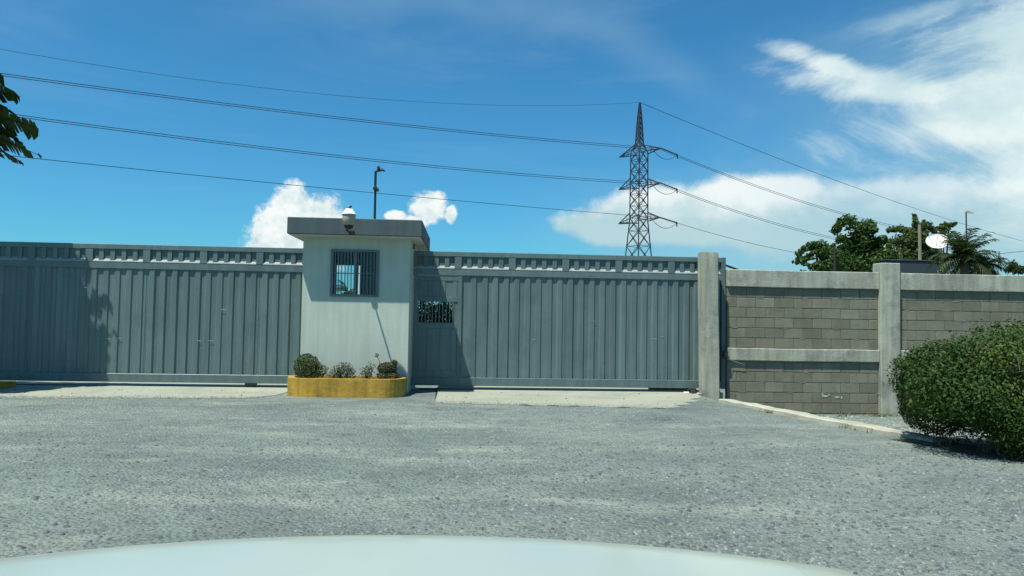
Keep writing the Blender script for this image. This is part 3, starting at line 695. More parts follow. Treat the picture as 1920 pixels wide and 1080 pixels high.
# ragged mortar beads left in some joints
mb = MB(); random.seed(15)
for k in range(55):
    a, b = random.choice(((XW0+.05, 8.7), (9.25, XW1-.1))); x = random.uniform(a, b); L_ = random.uniform(.03, .2)
    z = random.choice([.995+i*.2125 for i in range(6)]+[.735-.02-i*.2125 for i in range(5)])+random.uniform(-.006, .006)
    mb.add([(x, WY+.075, z-.006), (x+L_, WY+.075, z-.004), (x+L_*.9, WY+.051, z-.008), (x+L_*.1, WY+.052, z-.008), (x, WY+.075, z+.008), (x+L_, WY+.075, z+.007), (x+L_*.9, WY+.053, z+.001), (x+L_*.1, WY+.053, z+.001)],
           [(0,3,2,1),(4,5,6,7),(3,7,6,2),(2,6,5,1),(3,0,4,7)])
o = mb.build('mortar_bead', 'mortar', bw); o['kind'] = 'stuff'
pp = MB()
for (cx, cz, w, hh) in ((7.60, .01, .13, .030), (7.68, .035, .05, .015), (7.86, -.01, .10, .022), (7.95, -.02, .04, .03), (7.545, .02, .03, .045)):
    pp.prism([(cx+w*.5*math.cos(a)*random.uniform(.5, 1.2), cz+hh*math.sin(a)*random.uniform(.4, 1.3)) for a in [i*.628 for i in range(10)]], 0, .004)
pp.v = [(x, WY+.053-z, y) for x, y, z in pp.v]; pp.build('paint_patch', 'soffit', bw)
# lock bracket and wire between pillar and wall
lk = thing('lock_bracket', (5.42, 15.24, .84), 'small black lock bracket beside the concrete pillar', 'bracket')
MB().cbox(5.24, 5.48, 15.225, 15.247, .84, .93, .006).cbox(5.36, 5.46, 15.19, 15.23, .80, .89, .008).build('lock_body', 'black_metal', lk)
MB().tube([(5.44, 15.2, .81), (5.56, 15.26, .74), (5.85, 15.28, .65)], .004, 5).build('wire', 'beige_plastic', lk)
# cable over wall top by the gate end
tag(MB().tube([(5.45, 15.42, 2.74), (5.60, 15.42, 2.69), (5.80, 15.40, 2.63)], [.02, .024, .012], 6).build('loose_cable', 'cable'), 'short black cable end lying over the wall top beside the gate', 'cable')
# guide block at pillar foot
gb = thing('gate_stop', (4.62, 15.12, .058), 'small dark gate stop block on the concrete beside the pillar foot', 'gate stop')
MB().cbox(4.62, 4.80, 15.16, 15.27, .058, .15, .01).build('block_body', 'black_metal', gb)
MB().cbox(4.53, 4.63, 15.12, 15.19, .058, .085, .006).build('foot_plate', 'white_plastic', gb)
MB().cbox(4.66, 4.74, 15.06, 15.13, .058, .12, .008).build('bolt_block', 'rust', gb)
ky = thing('yellow_kerb', (4.5, 16.2, .05), 'yellow painted kerb glimpsed under the wicket door gate', 'kerb')
MB().cbox(4.05, 4.95, 16.05, 16.25, .03, .16, .015).build('kerb_stone', 'yellow', ky)

# weeds along wall foot and kerb
def weeds(name, n, seed, fn, label):
    random.seed(seed); b = MB()
    for i in range(n):
        x, y = fn(); z = gz(x, y); hgt = random.uniform(.02, .085); a = random.uniform(0, 6.28); lx, ly = math.cos(a), math.sin(a); w = random.uniform(.004, .01); q = random.uniform(.2, .8)*hgt
        b.add([(x-ly*w, y+lx*w, z), (x+ly*w, y-lx*w, z), (x+lx*q*.4+ly*w*.7, y+ly*q*.4-lx*w*.7, z+hgt*.6), (x+lx*q*.4-ly*w*.7, y+ly*q*.4+lx*w*.7, z+hgt*.6), (x+lx*q, y+ly*q, z+hgt)], [(0,1,2,3),(3,2,4)])
    return tag(b.build(name, 'dry_weed'), label, 'weeds', kind='stuff')
def cl(cs, s): 
    c_ = random.choice(cs); return c_[0]+random.gauss(0, s), c_[1]+random.gauss(0, s*.5)
random.seed(2); CS1 = [(random.uniform(5.7, 12), random.uniform(14.9, 15.24)) for _ in range(26)]
weeds('weeds', 700, 5, lambda: cl(CS1, .09), 'dry grass and weeds along the foot of the block wall')
CS2 = [(kerb_x(y)+random.choice((-.06, .34)), y) for y in [random.uniform(8.3, 13.4) for _ in range(22)]]
weeds('weeds', 260, 6, lambda: cl(CS2, .05), 'sparse weeds along the pale kerb edge')

# ------------------------------------------------------------------ big clipped hedge on the right
hd = thing('clipped_bush', (6.8, 8.7, 0.0), 'large rounded clipped green bush beside the kerb at right', 'bush')
HB_ = [(6.85, 8.65, 1.00, 1.15, 1.0, .52, 8), (6.0, 8.75, .78, .78, .75, .50, 5), (7.5, 8.6, .95, 1.2, 1.1, .66, 8), (6.5, 8.35, .62, 1.0, .75, .40, 4), (5.72, 8.85, .84, .55, .55, .36, 2.6), (8.2, 8.9, 1.0, 1.1, 1.0, .62, 3), (7.2, 8.2, .58, 1.0, .7, .38, 3),
       (6.9, 8.5, .30, .85, .65, .36, 4), (7.7, 8.5, .35, .9, .8, .42, 4), (6.3, 8.3, 1.02, .35, .35, .28, .8), (5.75, 8.5, .95, .30, .3, .22, .5), (6.9, 8.0, .95, .4, .35, .3, .8), (7.3, 8.3, 1.32, .4, .4, .25, .8), (6.6, 8.6, 1.33, .4, .4, .2, .6), (5.9, 8.3, .62, .32, .3, .24, .5), (6.7, 7.85, .62, .4, .3, .25, .5)]
HB_ += [(6.15, 9.55, .70, .60, .55, .52, 4), (6.5, 9.35, .48, .75, .65, .44, 4), (6.25, 9.75, .42, .50, .45, .36, 2), (6.25, 8.35, .46, .55, .5, .32, 2.4), (6.55, 8.2, .30, .6, .5, .34, 2.6), (6.05, 8.55, .62, .5, .5, .34, 2)]
HB_ = [(q[0]+.13, q[1]-.03, q[2]+.02, q[3], q[4], q[5]*1.03, q[6]) for q in HB_]
leaves('foliage', 'hedge_leaf', hd, lumpy(HB_, shell=.62, rough=.16, freq=7, seed=4), 128000, .011, .027, 51, .25)
random.seed(33)
for i in range(13):
    x = random.uniform(6.2, 8.0); y = random.uniform(8.3, 9.1); MB().tube([(x, y, -.1), (x+random.uniform(-.15, .15), y+random.uniform(-.1, .1), .35), (x+random.uniform(-.5, .3), y+random.uniform(-.3, .3), .95)], [.03, .024, .012], 6).build('stem', 'bark', hd)
sh = []
for i in range(150):
    a = random.uniform(0, 6.28); e = random.uniform(.05, 1.3); bb = random.choice(HB_[:5]); sh.append((bb[0]+bb[3]*1.03*math.cos(a)*math.cos(e), bb[1]+bb[4]*1.03*math.sin(a)*math.cos(e), bb[2]+bb[5]*1.05*math.sin(e), random.uniform(.05, .13), random.uniform(.05, .13), random.uniform(.05, .12), 1))
leaves('shoots', 'shrub_leaf', hd, lumpy(sh, fuzzy=True, rough=.2, seed=9), 5200, .012, .03, 52, .3)
for i in range(70):
    a = random.uniform(0, 6.28); q = Vector((6.7+1.2*math.cos(a)*random.uniform(.3, 1), 8.5+.9*math.sin(a), random.uniform(.4, 1.4)))
    MB().tube([q, q+Vector((random.uniform(-.2, .2), random.uniform(-.2, .1), random.uniform(0, .2)))], [.005, .003], 4).build('twig', 'bark', hd)

# ------------------------------------------------------------------ paddle-leaved palm left of the frame
def paddle(name, parent, base, direction, length, width, droop, seed, m='paddle_leaf', pet=.35, roll=0.0, nst=26, sagm=1.0):
    """one big leaf: petiole, arching midrib and torn strips either side"""
    r_ = random.Random(seed); d = Vector(direction).normalized(); b = MB(); pts = []
    side = d.cross(Vector((0, 0, 1)));  side = Vector((0, 1, 0)) if side.length < .05 else side.normalized()
    side = Matrix.Rotation(roll, 3, d) @ side
    N = nst+1; p = Vector(base); cur = d.copy(); tot = length*(1+pet); st = tot/N
    for i in range(N+1):
        pts.append(p.copy()); cur = (cur+Vector((0, 0, -droop/N))).normalized(); p = p+cur*st
    b.tube(pts[::2]+[pts[-1]], [.035*(1-.85*k/(len(pts[::2]))) for k in range(len(pts[::2])+1)], 5)
    i0 = int(N*pet/(1+pet))
    for sgn in (-1, 1):
        i = i0
        while i < N:
            k = min(r_.choice((1, 1, 1, 2, 2, 3)), N-i)
            def w_at(q):
                t = (q-i0)/(N-i0); return width*min(1, (t/.15+.02)**.6)*max(.0, 1-t**7)**.5
            gap = r_.uniform(.03, .22)*st; tear = r_.uniform(.6, 1.08); sag = r_.uniform(.12, .5)*sagm
            a0, a1 = pts[i], pts[i+k]; t_ = (a1-a0).normalized()
            nrm = side*sgn; upv = t_.cross(nrm)*sgn
            if r_.random() > .09:
                w0, w1 = w_at(i)*tear, w_at(i+k)*tear*r_.uniform(.85, 1.05)
                f = t_*w0*.28
                m0 = a0+nrm*w0*.5+f*.5+Vector((0, 0, -sag*w0*.18)); m1 = a1+nrm*w1*.5+f*.5-t_*gap+Vector((0, 0, -sag*w1*.18))
                e0 = a0+nrm*w0*.95+f+t_*gap*2+Vector((0, 0, -sag*w0*.62)); e1 = a1+nrm*w1*.95+f-t_*gap*3+Vector((0, 0, -sag*w1*.62))
                b.add([a0, a1, m1, m0, e1, e0], [(0,1,2,3),(3,2,4,5)])
            i += k
    return b.build(name, m, parent)
TB = Vector((-11.35, 14.05, 5.5))
tp = thing('paddle_palm', (TB.x, TB.y, .05), 'broad-leaved palm with torn paddle leaves at the left edge', 'palm tree')
MB().tube([(TB.x, TB.y, -.05), (TB.x+.05, TB.y, 2.0), (TB.x, TB.y, 4.2), TB+Vector((0, 0, .3))], [.24, .19, .17, .15], 12).build('trunk', 'bark', tp)
random.seed(19)
k = 0
for ang in range(-40, 225, 8):
    for rep in range(2):
        a = R(ang+random.uniform(-4, 4)); dirv = Vector((math.cos(a), random.uniform(-.16, .16), math.sin(a)+.2)); k += 1
        paddle('leaf', tp, TB+Vector((0, 0, random.uniform(-.2, .2))), dirv, random.uniform(1.8, 2.05), random.uniform(.36, .50), random.uniform(.3, .6), 500+k, pet=.3, roll=random.uniform(-1.0, .3))
for i in range(14):
    a = R(random.uniform(-25, 80)); k += 1
    paddle('leaf', tp, TB+Vector((0, 0, random.uniform(-.2, .2))), Vector((math.cos(a)*.75, random.uniform(-1.0, -.45), math.sin(a)*.6+.25)), random.uniform(1.7, 2.0), random.uniform(.38, .5), random.uniform(.3, .6), 900+k, pet=.3, roll=random.uniform(-.5, .5))
# leaves that reach into the picture
def leaf_end(b0, dv, ln, dr, N):
    p, cur = Vector(b0), dv.normalized()
    for i in range(N): cur = (cur+Vector((0, 0, -dr/N))).normalized(); p = p+cur*(ln/N)
    return p
for (tipx, tipy, bz, w, dr, rl, sd) in ((68, 294, -.5, .24, .55, -.75, 1), (58, 240, -.3, .36, .45, -1.0, 2), (26, 182, -.1, .34, .5, -.9, 3), (-4, 145, .1, .42, .4, -.9, 4), (34, 268, -.4, .30, .6, -.8, 5), (-12, 215, -.2, .45, .5, -1.1, 6), (20, 215, -.2, .36, .5, -.7, 7), (-16, 305, -.6, .40, .6, -.9, 8), (36, 306, -.6, .26, .7, -.5, 9), (8, 250, -.3, .4, .6, -.9, 10)):
    tip = at(tipx, tipy, 14.40+.03*sd); st_ = TB+Vector((.1, 0, bz)); dv = tip-st_; ln = dv.length*1.04
    for it in range(12): dv = dv+(tip-leaf_end(st_, dv, ln, dr, 47))*.7
    paddle('leaf', tp, st_, dv, ln/1.28, w, dr, 700+sd, pet=.28, roll=rl, sagm=.9, nst=46)
kl = thing('planter_kerb', (-10.2, 14.2, .05), 'low yellow painted planter kerb around the palm at left edge', 'kerb')
PO2 = stadium(-12.6, -8.55, 13.55, 14.95, .5); PI2 = stadium(-12.5, -8.68, 13.68, 14.82, .4)
ring(MB(), PO2, PI2, -.02, .17).build('kerb_ring', 'yellow', kl); MB().prism(PI2, 0, .12).build('soil', 'soil', kl)

# ------------------------------------------------------------------ lattice pylon and wires
PT = at(1197, 475, 80.0); PX, PY = PT.x, 80.0
LD = Vector((.85, .527, 0)).normalized(); AD = Vector((LD.y, -LD.x, 0))       # line direction, arm direction (towards the viewer, right)
py = thing('lattice_pylon', (PX, PY, 0), 'tall steel lattice power pylon standing behind the right gate', 'pylon')
prof = [(0, 2.2), (8.7, 1.36), (12.4, .96), (20.0, .90), (20.9, .44), (23.8, .24), (25.5, .06)]
def hw(z):
    for (za, a), (zb, b) in zip(prof, prof[1:]):
        if z <= zb: return a+(b-a)*(z-za)/(zb-za)
    return .06
CE = [LD*.72+AD*.72, LD*-.72+AD*.72, LD*-.72-AD*.72, LD*.72-AD*.72]
def corner(i, z): return Vector((PX, PY, z))+CE[i]*hw(z)
for i in range(4): MB().tube([corner(i, z) for z, _ in prof], .075, 4).build('leg', 'steel', py)
zz = [0.0]
while zz[-1] < 25.0: zz.append(zz[-1]+max(.55, hw(zz[-1])*1.35))
zz[-1] = 25.3
for i in range(4):
    b = MB(); j = (i+1) % 4
    for a, c_ in zip(zz, zz[1:]):
        b.tube([corner(i, a), corner(j, c_)], .045, 3); b.tube([corner(j, a), corner(i, c_)], .045, 3)
        if a > 8: b.tube([corner(i, a), corner(j, a)], .035, 3)
    b.build('lattice_face', 'steel', py)
TIPZ = []
for (ytip, s) in ((267, 1), (335, 1), (402, 1), (292, -1), (354, -1), (419, -1)):
    dist = 80-3.3*s*.99; z = CAMZ+(604-ytip)/1400*dist
    tip = Vector((PX, PY, z))+AD*(3.15*s)
    if s == 1: TIPZ.append(tip)
    b = MB()
    ci = (0, 1) if s == 1 else (2, 3); z0 = z-.1
    for q in ci:
        b.tube([corner(q, z0), tip], .06, 4); b.tube([corner(q, z0+1.0), tip], .055, 4)
        for t in (.3, .55, .78): b.tube([corner(q, z0).lerp(tip, t), corner(q, z0+1.0).lerp(tip, t)], .025, 3)
    for t in (.0, .3, .55, .78): b.tube([corner(ci[0], z0).lerp(tip, t), corner(ci[1], z0).lerp(tip, min(1, t+.2))], .025, 3)
    b.build('cross_arm', 'steel', py)
top = Vector((PX, PY, 25.6)); MB().tube([corner(0, 25.3), top], .07, 5).build('peak', 'steel', py)
def wire_pts(p0, px, py_, direction, bow, ext=1.0, n=26):
    """span from p0 along +-LD so that it passes the sight line px,py_"""
    d = LD*direction; ray = at(px, py_, 1.0)-Vector((0, 0, CAMZ))
    k = ray.x/ray.y; s = (k*p0.y-p0.x)/(d.x-k*d.y); Yq = p0.y+d.y*s; zq = CAMZ+ray.z/ray.y*Yq
    out = []
    for i in range(n+1):
        t = i/n*ext; out.append(p0+d*(s*t)+Vector((0, 0, (zq-p0.z)*t-bow*4*t*(1-t))))
    return out, s
def wire(pts, r_, label, grp=None): return tag(MB().tube(pts, r_, 4).build('overhead_wire', 'wire'), label, 'power line', grp)
WR = .025
for q, (tp_, (lx, ly), (rx, ry), bl, br, nm) in enumerate(zip(TIPZ, ((5, 138), (45, 217), (75, 298)), ((1668, 421), (1572, 447), (1495, 474)), (.45, .55, .2), (.7, .5, .3), ('highest', 'middle', 'lowest'))):
    n2 = 2 if q < 2 else 1
    for e in range(n2):
        off = Vector((0, 0, -.22*e))+AD*(.12*e)
        w, s_ = wire_pts(tp_+off, lx, ly+(4 if e else 0), -1, bl, 1.16)
        pos_ = ('upper strand of the ' if e == 0 else 'lower strand of the ') if n2 == 2 else ''
        wire(w, WR, pos_+nm+' conductor running from the pylon to the upper left', 'overhead wires left of the pylon')
        w, s_ = wire_pts(tp_+off, rx, ry+(3 if e else 0), 1, br, 1.10)
        wire(w, WR, pos_+nm+' conductor running from the pylon down to the right', 'overhead wires right of the pylon')
    w, s_ = wire_pts(tp_, rx, ry, 1, br, 1.0, 60); e1 = w[3]; e1 = tp_+(w[6]-tp_).normalized()*2.6
    b = MB()
    for t in range(10): b.tube([tp_.lerp(e1, t/10+.02), tp_.lerp(e1, t/10+.06)], .085, 6)
    b.tube([tp_, e1], .03, 4); b.build('insulator', 'steel', py)
    b2 = MB(); e2 = tp_-LD*1.6
    b2.tube([e1+(e2-e1)*t+Vector((0, 0, -1.5*4*t*(1-t)*.6)) for t in [i/10 for i in range(11)]], .03, 4); b2.build('jumper_loop', 'wire', py)
    MB().tube([e1+Vector((0, 0, .1)), e1+Vector((.0, 0, -.42))], .07, 4).build('clamp', 'steel', py)
w, s_ = wire_pts(top, 0, 92, -1, 1.6, 1.15); wire(w, .014, 'thin earth wire from the pylon top to the upper left', 'overhead wires left of the pylon')
w, s_ = wire_pts(top, 1910, 450, 1, 1.0, 1.15); wire(w, .028, 'thin earth wire from the pylon top down to the right', 'overhead wires right of the pylon')

# ------------------------------------------------------------------ trees, palm, dish, building, lamp beyond the wall
def chain(pts, r0_, r1_, n=9, w=.12):
    out = []
    for i in range(n):
        t = i/(n-1)*(len(pts)-1); k = min(int(t), len(pts)-2); f = t-k; r_ = r0_+(r1_-r0_)*i/(n-1)
        out.append((pts[k][0]+(pts[k+1][0]-pts[k][0])*f, pts[k][1]+(pts[k+1][1]-pts[k][1])*f, r_*1.3, r_, w))
    return out
def tree(name, trunk, blobs_px, Y, label, m, n, smin, smax, seed, group='trees beyond the block wall', shell=.35, rough=.45):
    t = thing(name, trunk, label, 'tree', group); bl = []
    for (px, py_, rx, ry, w) in blobs_px:
        c_ = at(px, py_, Y+random.uniform(-.5, .5)); k = Y/1400
        bl.append((c_.x, c_.y, c_.z, rx*k*.98, (rx+ry)*.45*k, ry*k*.98, w))
        for q in range(12 if rx > 13 else 2):
            a = random.uniform(0, 6.28); e = random.uniform(.55, 1.5); g = random.uniform(.10, .36); bl.append((c_.x+rx*k*e*math.cos(a), c_.y+random.uniform(-.5, .5)*rx*k, c_.z+ry*k*e*math.sin(a), rx*k*g, rx*k*g, ry*k*g*.8, w*.045))
    crown = leaves('crown', m, t, lumpy(bl, rough=.30, freq=2.2, seed=seed, fuzzy=True), n, smin, smax, seed, .2)
    b0 = Vector(trunk); mid = Vector((b0.x, b0.y, 1.7)); b = MB(); b.tube([b0, (b0+mid)/2+Vector((.06, 0, 0)), mid], [.17, .14, .12], 9)
    b.build('trunk', 'bark', t)
    for q in [b for b in bl if b[6] > .5]:
        c_ = Vector(q[:3]); MB().tube([mid-Vector((0, 0, .2)), mid.lerp(c_, .5)+Vector((0, 0, .25)), c_, c_+Vector((q[3]*.4, 0, q[5]*.4))], [.09, .06, .035, .012], 6).build('limb', 'bark', t)
    return t
random.seed(3)
YA = 30.0
ta = at(1610, 600, YA)
tree('leafy_tree', (ta.x, YA, -.1), chain([(1612, 455), (1605, 425), (1590, 410), (1575, 420), (1566, 434)], 11, 5, 10, .2)+chain([(1625, 450), (1620, 425), (1632, 420), (1638, 432)], 10, 5, 8, .18)+chain([(1640, 460), (1655, 445), (1662, 455)], 8, 4, 6, .14)+chain([(1590, 470), (1580, 445), (1572, 450)], 9, 4, 6, .14)+[(1618, 452, 20, 20, 1.0), (1605, 474, 34, 24, 2.6), (1640, 478, 24, 24, 2), (1570, 500, 52, 26, 3), (1650, 500, 50, 26, 3), (1625, 505, 60, 24, 3), (1660, 480, 20, 16, 1)], YA, 'dark dense tree behind the wall with a curling leafy top', 'tree_leaf', 26000, .04, .09, 81)
ta = at(1540, 600, 27.0)
tree('leafy_tree', (ta.x, 27, -.1), chain([(1560, 470), (1535, 457), (1510, 463), (1498, 478), (1494, 492)], 10, 4, 10, .16)+chain([(1555, 478), (1530, 470), (1512, 482), (1506, 494)], 8, 4, 8, .12)+[(1530, 466, 20, 8, .9), (1550, 478, 22, 14, 1.2), (1545, 500, 34, 14, 1.6), (1572, 490, 20, 22, 1)], 27.0, 'lower drooping tree at the left end of the trees behind the wall', 'tree_leaf', 6000, .04, .085, 82)
YB = 38.0
ta = at(1712, 600, YB)
tree('leafy_tree', (ta.x, YB, -.1), chain([(1712, 450), (1718, 425), (1715, 404)], 9, 3, 8, .12)+chain([(1710, 440), (1690, 428), (1667, 432)], 8, 5, 8, .14)+chain([(1722, 435), (1738, 422), (1746, 430)], 7, 3, 7, .1)+[(1702, 452, 30, 15, 1.8), (1725, 446, 14, 12, .8), (1730, 460, 20, 16, 1), (1700, 478, 46, 20, 2.5), (1745, 486, 36, 16, 1.5), (1735, 420, 10, 5, .3)], YB, 'paler open tree behind the wall right of the dark tree', 'tree_leaf_light', 15000, .045, .10, 83, rough=.35)
ta = at(1765, 600, 44.0)
tree('leafy_tree', (ta.x, 44, -.1), [(1765, 432, 18, 9, 1), (1780, 422, 13, 6, .7), (1757, 440, 12, 8, .6), (1791, 419, 5, 3, .2), (1770, 448, 14, 9, .7)], 44.0, 'small leaning tree crown above the satellite dish', 'tree_leaf_light', 2600, .05, .12, 84)
ta = at(1905, 600, 60.0)
tree('leafy_tree', (ta.x, 60, -.1), [(1898, 497, 12, 8, 1), (1910, 504, 16, 8, 1.3), (1890, 505, 7, 6, .5), (1925, 507, 14, 6, 1)], 60.0, 'small far tree at the right edge behind the wall', 'tree_leaf_light', 1500, .07, .16, 85)
# feather palm
def palm(trunk, crown_z, nfr, flen, label, seed, droop=1.5, leaflet=.34, group=None, dead=0):
    t = thing('feather_palm', trunk, label, 'palm tree', group); r_ = random.Random(seed); c0 = Vector((trunk[0], trunk[1], crown_z))
    MB().tube([trunk, (trunk[0]+.05, trunk[1], crown_z*.5), c0], [.2, .15, .13], 10).build('trunk', 'bark', t)
    for i in range(nfr):
        a = 6.283*i/nfr*2.618+r_.uniform(-.3, .3); e = r_.uniform(-.35, 1.35); d = Vector((math.cos(a)*math.cos(e), math.sin(a)*math.cos(e), math.sin(e))); L_ = flen*r_.uniform(.75, 1.1); N = 14; p = c0.copy(); cur = d.copy(); b = MB(); pts = []
        for j in range(N+1):
            pts.append(p.copy()); cur = (cur+Vector((0, 0, -droop/N))).normalized(); p = p+cur*(L_/N)
        b.tube(pts[::2], [.022, .02, .018, .015, .012, .009, .006, .004], 4)
        for j in range(2, N+1):
            tt = (pts[j]-pts[j-1]).normalized(); sd = tt.cross(Vector((0, 0, 1)))
            sd = sd.normalized() if sd.length > .05 else Vector((1, 0, 0))
            for sg in (-1, 1):
                for h_ in (0, .5):
                    q = pts[j-1].lerp(pts[j], h_); ll = leaflet*(1.15-.75*abs(j/N-.45))*r_.uniform(.8, 1.15); dd = (sd*sg+tt*.75+Vector((0, 0, r_.uniform(-.35, .25)))).normalized(); w = tt*.016
                    b.add([q-w, q+w, q+dd*ll*.6+w*.9+Vector((0, 0, -.02)), q+dd*ll*.6-w*.9+Vector((0, 0, -.02)), q+dd*ll+Vector((0, 0, -.10*ll/.3))], [(0,1,2,3),(3,2,4)])
        b.build('frond', 'palm_leaf', t)
    return t
c_ = at(1808, 488, 24.0); palm((c_.x, 24, -.1), c_.z, 40, 1.15, 'bushy feather palm behind the wall right of the dish', 91, 1.3, .36, 'palms beyond the wall')
c_ = at(1846, 498, 26.0); palm((c_.x, 26, -.1), c_.z, 22, .75, 'small pale feather palm at the right of the bushy palm', 92, 1.5, .26, 'palms beyond the wall')
c_ = at(652, 548, 30.0); palm((c_.x, 30, -.1), c_.z, 16, .8, 'small palm seen through the guardhouse window', 93, 1.6, .3, 'palms beyond the wall')
# dark building
q0 = at(1662, 486, 28.6); q1 = at(1757, 486, 28.6)
bd = thing('flat_building', ((q0.x+q1.x)/2, 29.1, -.1), 'dark slate flat-roofed building between the trees behind the wall', 'building')
MB().box(q0.x, q1.x, 28.6, 29.6, -.2, q0.z-.05).build('wall', 'slate_wall', bd); box('roof', 'slate_wall', bd, q0.x-.02, q1.x+.02, 28.57, 29.63, q0.z-.049, q0.z, .01)
q = at(1700, 540, 28.6)
for dx in (-.45, .55):
    wn_ = MB().cbox(q.x+dx-.35, q.x+dx+.35, 28.56, 28.62, 1.2, 2.1, .01).build('window', 'bar_paint', bd)
# satellite dish
dc = at(1757, 455, 34.0)
ds = thing('satellite_dish', (dc.x, 34, -.1), 'large white satellite dish tilted behind the wall beside the palm', 'satellite dish')
b = MB(); n = 28; prof_ = [(0.0, .0), (.18, .012), (.32, .045), (.44, .09), (.49, .115)]
for (r_, z_) in prof_:
    for j in range(n): a = 6.2832*j/n; b.v.append((r_*math.cos(a), r_*math.sin(a), z_))
for i in range(len(prof_)-1):
    for j in range(n): b.f.append((i*n+j, i*n+(j+1) % n, (i+1)*n+(j+1) % n, (i+1)*n+j))
axis = Vector((-.30, -.60, .55)).normalized(); Mq = axis.to_track_quat('Z', 'Y').to_matrix()
bv = [tuple(Mq @ Vector(v)+dc) for v in b.v]; b.v = bv; b.build('reflector', 'dish_white', ds, True)
fe = dc+axis*.62
MB().lathe([(.03, 0), (.05, .06), (.03, .1)], fe, 10).build('feed_horn', 'beige_plastic', ds)
for a in (0.3, 2.4, 4.5):
    e = Mq @ Vector((.475*math.cos(a), .475*math.sin(a), .11))+dc; MB().tube([e, fe], .012, 5).build('strut', 'steel', ds)
MB().tube([(dc.x+.05, 34.1, -.1), (dc.x+.05, 34.15, dc.z-.1)], .05, 8).build('mast', 'steel', ds)
# bare trunk, thin poles, street lamp
q = at(1724, 421, 36.0); tag(MB().tube([(q.x, 36, -.1), (q.x+.02, 36, q.z*.6), (q.x, 36, q.z)], [.10, .085, .075], 8).build('bare_post', 'pale_bark'), 'pale bare wooden post rising among the paler tree', 'post')
q = at(1565, 457, 24.0); b = MB().tube([(q.x, 24, -.1), (q.x, 24, q.z)], .035, 7); b.cbox(q.x-.05, q.x+.05, 23.95, 24.05, q.z-.02, q.z+.02, .005)
tag(b.build('steel_post', 'steel'), 'thin grey steel post in front of the dark tree behind the wall', 'post')
q = at(1812, 398, 46.0); lp = thing('street_lamp', (q.x, 46, -.1), 'thin street lamp rising behind the bushy palm', 'street lamp')
MB().tube([(q.x, 46, -.1), (q.x, 46, q.z*.7), (q.x-.02, 46, q.z)], [.07, .05, .04], 7).build('pole', 'steel', lp)
b = MB(); b.add([(q.x-.06, 45.9, q.z-.02), (q.x+.5, 45.92, q.z-.06), (q.x+.5, 46.08, q.z-.06), (q.x-.06, 46.1, q.z-.02), (q.x-.04, 45.92, q.z+.10), (q.x+.3, 45.95, q.z+.05), (q.x+.3, 46.05, q.z+.05), (q.x-.04, 46.08, q.z+.10)], [(0,3,2,1),(4,5,6,7),(0,1,5,4),(1,2,6,5),(2,3,7,6),(3,0,4,7)])
b.build('lamp_head', 'beige_plastic', lp)
a_ = at(1872, 476, 40.0); b_ = at(1990, 464, 40.0)
tag(MB().tube([at(1872, 476, 40.0), at(1900, 473, 40.0), b_], .018, 4).build('overhead_wire', 'wire'), 'short low wire leaving the right edge above the wall', 'power line')
q = at(1873, 475, 40.0); tag(MB().tube([(q.x-.2, 40, -.1), (q.x-.15, 40, q.z*.6), (q.x, 40, q.z), (q.x+.06, 40, q.z+.12)], [.05, .04, .03, .02], 6).build('wooden_pole', 'bark'), 'thin leaning pole right of the palms carrying the low wire', 'pole')
# shrub seen through the wicket grille
sb = thing('leafy_shrub', (-.65, 17.3, .05), 'dark shrub seen through the wicket door grille', 'shrub')
leaves('foliage', 'tree_leaf', sb, lumpy([(-.65, 17.4, 1.0, .9, .5, .9, 1), (-.5, 17.2, 1.55, .8, .5, .45, 1)], shell=.5, rough=.2, seed=7), 2600, .03, .08, 97)
random.seed(44)
for i in range(16): MB().tube([(-.65+random.uniform(-.3, .3), 17.2, .05), (-.65+random.uniform(-.6, .6), 17.0, 1.2), (-.65+random.uniform(-.9, .9), 16.85, 1.9)], [.02, .015, .008], 5).build('stem', 'pale_bark', sb)

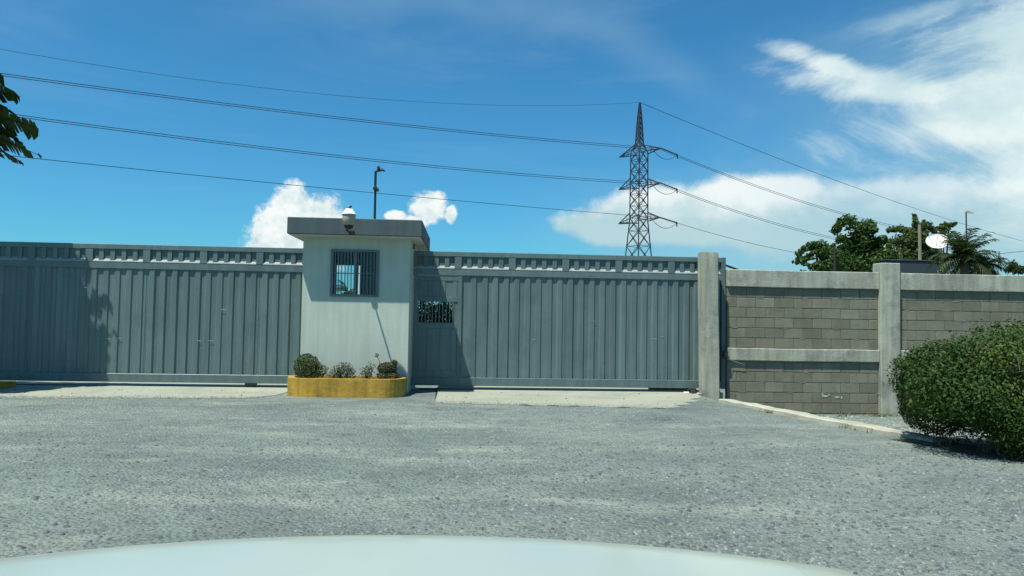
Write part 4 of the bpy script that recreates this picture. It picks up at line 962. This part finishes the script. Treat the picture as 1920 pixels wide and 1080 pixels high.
# ------------------------------------------------------------------ white car in the foreground (its bonnet fills the lower edge)
cr = thing('car', (-.05, 1.2, 0), 'white car whose bonnet fills the bottom of the picture', 'car')
CX = -.16
def hood_z(x, y):
    u = (x-CX)/.92; pass
    z = 1.058-.045*u*u-.002*(u**4)-.030*max(0, (y-.55)/1.1)**1.5
    e = 1.74-.07*u*u - y
    if e < 0.12: z -= .30*((.12-e)/.45)**2
    return z
b = MB(); nx, ny = 48, 44; xs_ = np.linspace(CX-.86, CX+.86, nx)
for j in range(ny):
    for i in range(nx):
        u = (xs_[i]-CX)/.92; yf = 2.02-.11*u*u; y = .50+(yf-.50)*j/(ny-1); b.v.append((xs_[i], y, hood_z(xs_[i], y)))
for j in range(ny-1):
    for i in range(nx-1): b.f.append((j*nx+i, j*nx+i+1, (j+1)*nx+i+1, (j+1)*nx+i))
b.build('bonnet', 'car_paint', cr, True)
for sg in (-1, 1):
    b = MB(); cols = [(.8605, 0), (.93, 0), (.99, 0), (1.03, -.02), (1.055, -.10), (1.06, -.28), (1.05, -.48)]; n = 30
    for j in range(n):
        for (xo, dz_) in cols:
            u = xo/.92; yf = 2.02-.11*u*u; y = .50+(yf-.50)*j/(n-1); b.v.append((CX+sg*xo, y, hood_z(CX+sg*xo, y)+dz_*(1 if y < 1.9 else .8)))
    k = len(cols)
    for j in range(n-1):
        for i in range(k-1): b.f.append((j*k+i, j*k+i+1, (j+1)*k+i+1, (j+1)*k+i))
    b.build('fender', 'car_paint', cr, True)
    hl = MB().cbox(CX+sg*.62-.17, CX+sg*.62+.17, 1.93, 2.0, .70, .80, .03); hl.build('headlight', 'headlight_glass', cr)
    w = MB().tube([(CX+sg*.72, 1.25, .34), (CX+sg*.92, 1.25, .34)], .33, 24).build('wheel', 'rubber', cr)
    o = MB().tube([(CX+sg*.90, 1.25, .34), (CX+sg*.925, 1.25, .34)], .21, 20).build('rim', 'rim', None); o.parent = w
MB().cbox(CX-.90, CX+.90, 1.80, 2.03, .30, .66, .05).build('bumper', 'car_paint', cr)
MB().cbox(CX-.42, CX+.42, 1.96, 2.035, .665, .80, .02).build('grille', 'car_black', cr)
MB().cbox(CX-.80, CX+.80, .38, .52, .985, 1.02, .01).build('cowl', 'car_black', cr)
